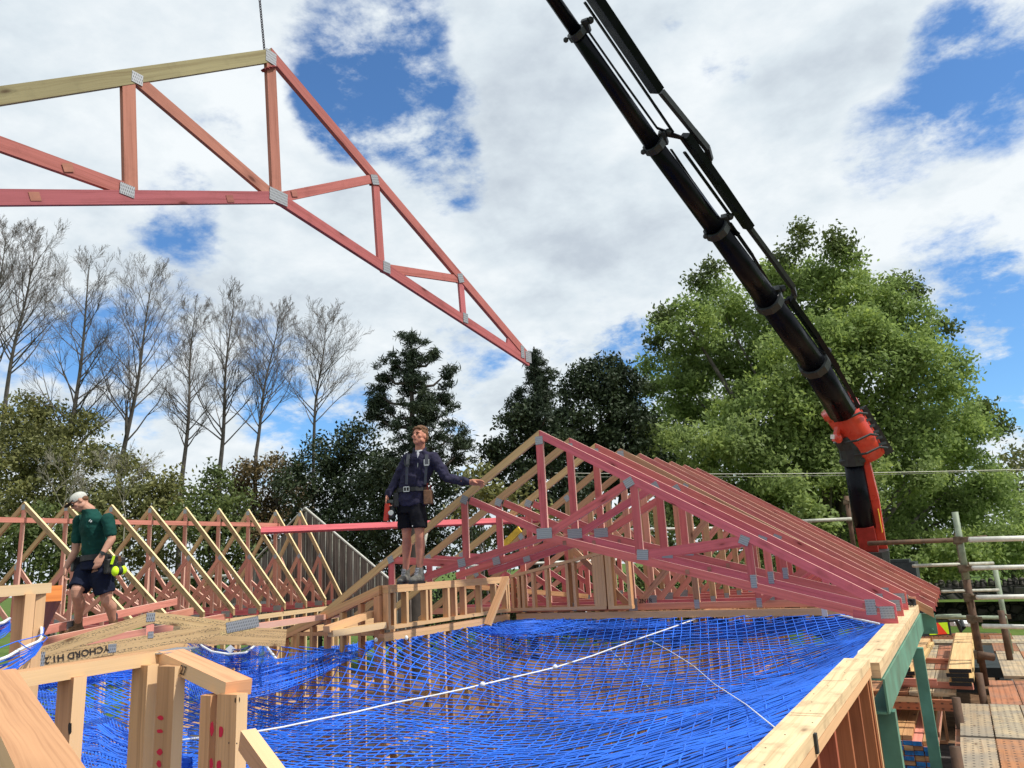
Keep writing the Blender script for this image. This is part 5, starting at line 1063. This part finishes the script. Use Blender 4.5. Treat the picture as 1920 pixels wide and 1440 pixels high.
def features(P, rot, parent, s=1.0, beard=None):
    for sg in (-1, 1):
        mb = MB(); mb.ell(P(sg*.031, .0845, .012), (.0135*s, .006*s, .0055*s), rot, 10, 6); mb.build('eye', 'eye', parent, smooth=True)
        mb = MB(); rc(mb, [P(sg*.014, .090, .028), P(sg*.032, .088, .035), P(sg*.050, .076, .030)], [.004*s, .005*s, .003*s], 6); mb.build('eyebrow', 'brow', parent, smooth=True)
    mb = MB(); rc(mb, [P(-.022, .086, -.051), P(0, .0935, -.048), P(.022, .086, -.051)], [.003*s, .0055*s, .003*s], 6); mb.build('mouth', 'lip', parent, smooth=True)
def boot(parent, ankle, heel_z, fwd, mat, up_h=.0, lace=True):
    """ankle: joint; heel_z: height of the ground"""
    f = Vector(fwd); f.z = 0; f.normalize(); s_ = f.cross(UPV); a = Vector(ankle); mb = MB(); g0 = Vector((a.x, a.y, heel_z))
    rc(mb, [a+UPV*.055, a+UPV*.0, g0+UPV*.065-f*.01], [.052, .052, .055]); rc(mb, [g0+UPV*.055-f*.035, g0+UPV*.058+f*.07, g0+UPV*.048+f*.145], [.045, .047, .042]); mb.ell(g0+UPV*.045+f*.165, (.046, .046, .036))
    b_ = fuse(mb, 'boot', mat, parent, .009, 4, .006, .03)
    mb = MB(); n = 14; 
    pr = [(-.085, .030), (-.06, .043), (0, .044), (.08, .050), (.15, .050), (.20, .036), (.212, .0)]
    out_ = [g0+f*x+s_*y for x, y in pr]+[g0+f*x-s_*y for x, y in pr[::-1]]; lo = [p+UPV*.001 for p in out_]; hi = [p+UPV*.026 for p in out_]; m_ = len(out_)
    mb.quad(lo[::-1], [(0, 0)]*m_); mb.quad(hi, [(0, 0)]*m_)
    for i in range(m_): mb.quad([lo[i], lo[(i+1) % m_], hi[(i+1) % m_], hi[i]], [(0, 0)]*4)
    mb.build('sole', 'leather', b_)
    if lace:
        mb = MB()
        for k in range(5):
            t = k/4; p = (g0+UPV*.10+f*.085).lerp(a+UPV*.055+f*.055, t); mb.tube([p-s_*.026, p+f*.006+UPV*.004, p+s_*.026], .004, 5)
        mb.build('lace', 'whitecloth', b_)
    return b_
# ---- the standing worker
def man_one():
    D = 9.30; q = lambda u, v, dd=0.0: Pd(u, v, D+dd)
    foot = -.143; root_p = q(771, 1092); r_ = thing('person', 'man standing on the low wall in navy jumper and black shorts, one arm stretched out', 'person', Vector((-6.08, 7.93, foot)))
    toC = -Vector((root_p.x, root_p.y, 0)).normalized(); F_ = (toC*.96-CRh*.28).normalized(); LT = F_.cross(UPV).normalized()
    if LT.dot(CRh) < 0: LT = -LT
    hf = (toC*.80-CRh*.58+UPV*.16).normalized(); headc = q(786.5, 819)
    neck = q(787.5, 846, .02); chest = q(786, 876, .02); belly = q(776, 910, .02); hip = q(771, 940, .02)
    shL, shR = q(765, 862, .02), q(813, 860, -.02)
    # planted feet: boots rest on the wall plate
    anL, anR = q(760.5, 1062, .10), q(786.5, 1062, -.10)
    anL.z = anR.z = foot+.115; knL, knR = q(762.5, 1001, .03), q(787, 1000, -.10); hpL, hpR = q(761, 950, .04), q(781, 950, -.03)
    elL, wrL = q(744.5, 898, .06), q(727, 928, -.05); elR, wrR = q(838, 897, -.10), q(880, 904.5, -.18)
    b = MB(); P, rot = face(b, headc, hf, UPV, 1.0); rc(b, [headc-UPV*.06-hf*.015, neck+UPV*.01], [.055, .062])
    loft(b, [(hip-UPV*.06, .15, .10), (belly, .14, .095), (chest, .16, .10), (neck-UPV*.05, .13, .08), (neck, .06, .06)], LT, F_)
    for s_, e_, w_ in ((shL, elL, wrL), (shR, elR, wrR)): rc(b, [s_, s_.lerp(e_, .4), e_, e_.lerp(w_, .3), w_], [.055, .050, .040, .040, .028])
    for h_, k_, a_ in ((hpL, knL, anL), (hpR, knR, anR)):
        cal = k_.lerp(a_, .33)-F_*.020; rc(b, [h_, h_.lerp(k_, .5), k_+UPV*.03, k_-UPV*.03, cal, k_.lerp(a_, .66)-F_*.008, a_+UPV*.02, a_-UPV*.05], [.088, .078, .058, .053, .060, .044, .036, .038], 14); b.ell(k_+F_*.028, (.030, .030, .036))
    hand(b, wrL, wrL+Vector((0, 0, -.08))-CRh*.01, -LT*.2+toC*.9, LT, [.9, .95, 1.0, 1.0], 1.08, thumb_dir=(toC*.6-UPV*.5-CRh*.1))
    hand(b, wrR+CRh*.01, wrR+CRh*.09-UPV*.004, toC*.5+UPV*.6, -UPV+toC*.2, [.35, .5, .6, .7], 1.08, thumb_dir=(CRh*.5-UPV*.7+toC*.3))
    body = fuse(b, 'body', 'skinred', r_, .0065, 3)
    features(P, rot, r_)
    # hair
    h = MB(); rg_ = random.Random(3); h.ell(P(0, -.028, .052), (.083, .098, .080), rot, 18, 12); h.ell(P(0, -.060, .005), (.076, .070, .070), rot, 14, 10)
    for k in range(60):
        a = rg_.uniform(0, 6.28); e_ = rg_.uniform(.15, 1.1); p = P(.080*math.cos(a)*math.sin(e_), -.022+.095*math.sin(a)*math.sin(e_), .060+.078*math.cos(e_)); h.ell(p, (.016, .020, .013), rot, 6, 5)
    for k in range(7): h.ell(P(-.05+.017*k, .060+.012*math.sin(k*2), .098-.004*abs(k-3)), (.016, .022, .016), rot, 6, 5)
    fuse(h, 'hair', 'hair', r_, .006, 1, .008, .015)
    # jumper
    jm = MB(); loft(jm, [(q(771, 950), .180, .125), (q(771, 936), .182, .128), (q(773, 917), .168, .118), (q(778, 898), .178, .122), (chest, .192, .125), (q(787, 862), .180, .110), (q(788, 853), .125, .090), (q(788, 847), .085, .078)], LT, F_, 22)
    for s_, e_, w_, rr_ in ((shL, elL, wrL, (.082, .068, .056, .054, .042)), (shR, elR, wrR, (.082, .070, .058, .056, .040))): rc(jm, [s_, s_.lerp(e_, .45), e_, e_.lerp(w_, .4), w_.lerp(e_, .06)], rr_, 14)
    fuse(jm, 'jumper', 'navy', r_, .009, 4, .040, .07)
    cl = MB()
    for sg in (-1, 1): rc(cl, [neck-F_*.055+UPV*.045+LT*sg*.02, neck+LT*sg*.068+UPV*.030, neck+LT*sg*.058+F_*.060-UPV*.010, neck+LT*sg*.012+F_*.105-UPV*.085], [.020, .020, .017, .010], 8)
    fuse(cl, 'collar', 'navy', r_, .007, 2)
    tv = MB(); loft(tv, [(neck+F_*.052-UPV*.100, .012, .060), (neck+F_*.046-UPV*.05, .034, .060), (neck+F_*.030-UPV*.004, .054, .056), (neck+F_*.008+UPV*.012, .055, .05)], LT, F_, 14); fuse(tv, 't_shirt', 'whitecloth', r_, .006, 2)
    # braces with metal adjusters and zip
    for sg, u in ((-1, 768), (1, 800)):
        a_ = q(u-2 if sg < 0 else u, 852, -.10); b2 = q(u-5 if sg < 0 else u-1, 876, -.155); mb = MB(); mb.beam(a_, b2, .040, .006, up=F_); mb.beam(b2, q(u-6 if sg < 0 else u-3, 908, -.15), .030, .006, up=F_); mb.build('brace', plain('grey webbing', (.07, .075, .09), .8), r_)
        mb = MB(); c_ = q(u-5 if sg < 0 else u, 872, -.165); mb.beam(c_-LT*.028, c_+LT*.028, .010, .014, up=UPV); mb.beam(c_-LT*.028, c_-LT*.028+UPV*.07, .010, .010, up=F_); mb.beam(c_+LT*.028, c_+LT*.028+UPV*.07, .010, .010, up=F_); mb.build('buckle', 'blackmatt' if sg < 0 else 'steel', r_)
    MB().beam(q(783.5, 868, -.17), q(783, 876, -.172), .008, .004, up=F_).build('zip', 'steel', r_)
    # shorts
    st = MB(); loft(st, [(q(771, 932), .162, .112), (hip-UPV*.05, .172, .120), (q(771, 962), .176, .122)], LT, F_, 20)
    for h_, k_, dx in ((hpL, knL, -.008), (hpR, knR, .008)): e_ = Vector((k_.x, k_.y, 0)); e_ = h_.lerp(k_, .80)+LT*dx; loft(st, [(h_+UPV*.03, .098, .108), (h_.lerp(k_, .4)+LT*dx, .098, .105), (e_, .094, .098)], LT, F_, 16)
    fuse(st, 'shorts', 'blackcloth', r_, .009, 4, .022, .08)
    MB().ell(e_+F_*.10-LT*.06+UPV*.02, (.006, .004, .008)).build('emblem', 'whitepaint', r_)
    for a_ in (anL, anR):
        sk = MB(); rc(sk, [a_+UPV*.035, a_+UPV*.095], [.046, .045]); fuse(sk, 'sock', 'sock', r_, .008, 2)
    boot(r_, anL, foot, F_-LT*.10, 'boot'); boot(r_, anR, foot, F_-LT*.25, 'boot')
    # belt and pouches
    bl_ = MB(); n = 26; c_ = q(772, 919); rg2 = []
    for k in range(n+1): t = 2*math.pi*k/n; rg2.append(c_+LT*.192*math.cos(t)+F_*.136*math.sin(t)+LT*.0)
    for a_, b2 in zip(rg2[:-1], rg2[1:]): bl_.beam(a_, b2, .006, .050, up=UPV)
    bt_ = bl_.build('tool_belt', 'leather', r_)
    bk = MB(); c2 = c_+F_*.150-LT*.02; 
    for dz in (-.026, .026): bk.beam(c2-LT*.034+UPV*dz, c2+LT*.034+UPV*dz, .006, .010)
    for dx in (-.034, 0, .034): bk.beam(c2+LT*dx-UPV*.026, c2+LT*dx+UPV*.026, .006, .008, up=F_)
    bk.build('buckle', 'steel', r_)
    pr_ = MB(); c3 = q(803, 925, -.08); pr_.beam(c3+UPV*.04, c3-UPV*.13, .10, .09, up=F_); pr_.beam(c3-LT*.02+UPV*.08, c3-LT*.02-UPV*.02, .06, .05, up=F_); fuse(pr_, 'pouch', 'pouch', r_, .008, 3)
    tl = MB(); tl.tube([c3+UPV*.12+F_*.03, c3-UPV*.02+F_*.03], .010, 8); tl.tube([c3+UPV*.10+LT*.03, c3-UPV*.02+LT*.03], .008, 8); tl.build('tool_handles', 'chainred', r_)
    pl_ = MB(); c4 = q(744, 935, -.04); pl_.beam(c4+UPV*.07, c4-UPV*.10, .07, .08, up=F_); fuse(pl_, 'pouch', 'leather', r_, .008, 3)
    # nail gun in the lowered hand
    g0 = q(730, 950, -.10); gt = thing('nail_gun', 'red and black nail gun with a round silver cap in the standing worker\'s lowered hand', 'power tool', g0)
    mb = MB(); mb.beam(q(727, 944, -.10), q(724, 976, -.10), .05, .055, up=F_); mb.build('magazine', 'redpaint', gt, bevel=.008)
    mb = MB(); mb.tube([q(736, 938, -.02), q(733, 972, -.06)], [.045, .055], 14); mb.beam(q(725, 940, -.10), q(738, 940, -.06), .035, .035); mb.build('housing', 'blackmatt', gt, bevel=.006)
    mb = MB(); c5 = q(733, 962, -.15); mb.tube([c5, c5+toC*.035], [.036, .032], 16); mb.build('end_cap', 'steel', gt, bevel=.005)
man_one()
# ---- the worker in the cap
def man_two():
    D = 9.75; q = lambda u, v, dd=0.0: Pd(u, v, D+dd)
    rp = q(165, 1190); r_ = thing('person', 'man in a pale cap and dark green T-shirt stepping across the joists, looking down', 'person', rp)
    toC = -Vector((rp.x, rp.y, 0)).normalized(); F_ = (toC*.62-CRh*.78).normalized(); LT = F_.cross(UPV).normalized()
    if LT.dot(CRh) < 0: LT = -LT
    hf = (-CRh*.80+toC*.50-UPV*.50).normalized(); hup = (UPV*.86-CRh*.45).normalized(); headc = q(149, 942.5, -.02)
    neck = q(168, 957, 0); chest = q(173, 990, 0); belly = q(178, 1030, 0); hip = q(177, 1056, 0)
    shN, shF = q(201, 972, -.10), q(149, 976, .12); elN, wrN = q(210, 1010, -.16), q(191, 1040, -.30); elF, wrF = q(141, 1034, .02), q(124, 1064, -.10)
    hpA, hpB = q(163, 1072, .04), q(189, 1074, -.02); knA, knB = q(144, 1112, -.18), q(199, 1122, -.06); anA, anB = q(146, 1172, -.02), q(212, 1170, .04)
    b = MB(); P, rot = face(b, headc, hf, hup, 1.02); rc(b, [headc-hf*.02-UPV*.04+CRh*.02, neck], [.062, .070])
    loft(b, [(hip-UPV*.05, .15, .12), (belly, .15, .12), (chest, .15, .09), (neck-UPV*.09, .11, .06), (neck, .06, .06)], LT, F_)
    for s_, e_, w_ in ((shN, elN, wrN), (shF, elF, wrF)): rc(b, [s_, s_.lerp(e_, .45), e_, e_.lerp(w_, .3), w_], [.058, .056, .045, .046, .030], 14)
    for h_, k_, a_ in ((hpA, knA, anA), (hpB, knB, anB)):
        back = -F_; rc(b, [h_, h_.lerp(k_, .5), k_+UPV*.04, k_-UPV*.03, k_.lerp(a_, .34)+back*.028, k_.lerp(a_, .66)+back*.012, a_+UPV*.02, a_-UPV*.05], [.108, .098, .070, .060, .070, .050, .040, .040], 14); b.ell(k_+F_*.035, (.034, .034, .040))
    hand(b, wrN, wrN-UPV*.08-CRh*.025+toC*.02, -CRh*.9+toC*.3, F_*.3-toC*.8-CRh*.0, [.35, .4, .45, .5], 1.12, thumb_dir=(-CRh*.6-UPV*.7+toC*.2))
    hand(b, wrF, wrF-UPV*.08-CRh*.01, toC*.9, CRh, [.6, .8, .9, 1.0], 1.10, thumb_dir=(toC*.5-UPV*.8))
    fuse(b, 'body', 'skin', r_, .0068, 3)
    mb = MB(); rc(mb, [P(-.022, .086, -.053), P(0, .0935, -.050), P(.022, .086, -.053)], [.003, .0055, .003], 6); mb.build('mouth', 'lip', r_, smooth=True)
    # sunglasses, beard shadow, cap
    mb = MB()
    for sg in (-1, 1): mb.ell(P(sg*.034, .088, .010), (.028, .010, .020), rot, 12, 8); mb.tube([P(sg*.058, .080, .014), P(sg*.080, .0, .012)], .004, 6)
    mb.tube([P(-.01, .099, .014), P(.01, .099, .014)], .004, 6); mb.build('sunglasses', 'glass', r_, smooth=True)
    h = MB(); h.ell(P(0, -.055, .005), (.080, .062, .050), rot, 14, 10); fuse(h, 'hair', 'hair', r_, .008, 1)
    cp = MB(); cp.ell(P(0, -.016, .052), (.087, .108, .082), rot, 20, 14); cpo = fuse(cp, 'cap', 'capcloth', r_, .007, 3)
    v_ = MB(); prof_ = [(-.072, .055), (-.070, .110), (-.045, .150), (0, .165), (.045, .150), (.070, .110), (.072, .055)]
    hi = [P(x, y, .062-.22*(x*x)/.02*.15-.10*(y-.055)) for x, y in prof_]; lo = [p_-(P(0, 0, 1)-P(0, 0, 0))*.008 for p_ in hi]; m_ = len(hi); v_.quad(hi, [(0, 0)]*m_); v_.quad(lo[::-1], [(0, 0)]*m_)
    for i in range(m_): v_.quad([hi[i], lo[i], lo[(i+1) % m_], hi[(i+1) % m_]], [(0, 0)]*4)
    v_.build('cap_peak', plain('dark brown suede', (.06, .045, .035), .9), cpo)
    mb = MB(); c_ = P(.030, .090, .100); mb.beam(P(-.030, .088, .098), P(.034, .088, .098), .050, .006, up=(P(0, 1, .5)-P(0, 0, 0)).normalized()); mb.build('patch', 'blackmatt', cpo)
    mb = MB(); mb.beam(P(-.022, .0925, .101), P(.026, .0925, .101), .010, .006, up=(P(0, 1, .5)-P(0, 0, 0)).normalized()); mb.build('patch_line', 'whitepaint', cpo)
    # tee
    jm = MB(); loft(jm, [(q(178, 1046), .158, .135), (belly, .160, .138), (q(176, 1010), .168, .136), (chest, .184, .138), (q(173, 974), .182, .120), (q(171, 963), .13, .100), (neck-UPV*.012, .095, .092), (neck+UPV*.012, .086, .084)], LT, F_, 22)
    for s_, e_ in ((shN, elN), (shF, elF)): rc(jm, [s_, s_.lerp(e_, .45), s_.lerp(e_, .74 if s_ is shN else .62)], [.074, .072, .067], 14)
    fuse(jm, 't_shirt', 'teegreen', r_, .009, 5, .030, .09)
    lg = MB(); lc = Pd(169.5, 977, D-.165)
    for k in range(4): lg.ell(lc+CRh*(k-1.5)*.010+UPV*(.012*math.sin(k*2)), (.006, .004, .012), nu=6, nv=5)
    lg.build('emblem', 'whitepaint', r_)
    st = MB(); loft(st, [(q(178, 1040), .172, .145), (hip, .180, .155), (q(176, 1068), .185, .160)], LT, F_, 20)
    for h_, k_, w2 in ((hpA, knA, .80), (hpB, knB, .80)): ax = (k_-h_).normalized(); lt2 = (LT-ax*LT.dot(ax)).normalized(); fr2 = ax.cross(lt2); loft(st, [(h_+UPV*.03, .118, .130), (h_.lerp(k_, .4), .118, .128), (h_.lerp(k_, w2), .112, .120)], lt2, fr2, 18)
    fuse(st, 'shorts', 'navyshorts', r_, .010, 4, .024, .09)
    for k_, a_, fd in ((knA, anA, F_), (knB, anB, (F_*.8-CRh*.2))):
        sk = MB(); rc(sk, [a_+UPV*.02, a_+UPV*.10], [.050, .050]); fuse(sk, 'sock', 'sock', r_, .008, 2)
    boot(r_, anA, anA.z-.115, F_, 'bootbrown', lace=False); boot(r_, anB, anB.z-.115, F_, 'bootbrown', lace=False)
    wt_ = MB(); c_ = wrN.lerp(elN, .07); ax = (elN-wrN).normalized(); wt_.tube([c_-ax*.014, c_+ax*.014], .037, 14); wt_.tube([c_+toC*.030, c_+toC*.046], .023, 12); wt_.build('watch', 'blackmatt', r_)
    # belt, pouches
    bl_ = MB(); n = 26; c_ = q(179, 1047); rg2 = [c_+LT*.196*math.cos(2*math.pi*k/n)+F_*.165*math.sin(2*math.pi*k/n)+UPV*.015*math.cos(2*math.pi*k/n) for k in range(n+1)]
    for a_, b2 in zip(rg2[:-1], rg2[1:]): bl_.beam(a_, b2, .008, .065, up=UPV)
    bl_.build('tool_belt', 'leather', r_)
    for (u, v, dd, mt) in ((212, 1056, -.10, 'leather'), (224, 1058, .02, 'leather'), (143, 1058, .04, 'leather'), (205, 1062, -.18, 'leather')):
        pb = MB(); c3 = q(u, v, dd); pb.beam(c3+UPV*.09, c3-UPV*.09, .10, .10, up=F_); fuse(pb, 'pouch', mt, r_, .009, 4, .012, .05)
    mb = MB(); mb.beam(q(214, 1042, -.20), q(209, 1058, -.22), .030, .012, up=toC); mb.build('pouch_trim', 'hiviz', r_)
    mb = MB(); mb.beam(q(224, 1042, -.15), q(225, 1056, -.15), .035, .02, up=toC); mb.build('tool_handle', 'pouch', r_)
    em = thing('ear_muffs', 'fluorescent yellow ear muffs hanging from the belt of the man in the cap', 'ear muffs', q(217, 1071, -.26))
    mb = MB(); mb.ell(q(216, 1071, -.28), (.048, .040, .060), nu=18, nv=14); mb.build('cup', 'hiviz', em, smooth=True); mb = MB(); mb.ell(q(231, 1069, -.16), (.035, .045, .055), nu=18, nv=14); mb.build('cup', 'hiviz', em, smooth=True)
    mb = MB(); mb.ell(q(224, 1070, -.21), (.045, .045, .058)); mb.tube([q(216, 1064, -.26), q(220, 1054, -.22), q(228, 1054, -.18), q(231, 1063, -.16)], .007, 6); mb.build('headband', 'blackmatt', em, smooth=True)
man_two()
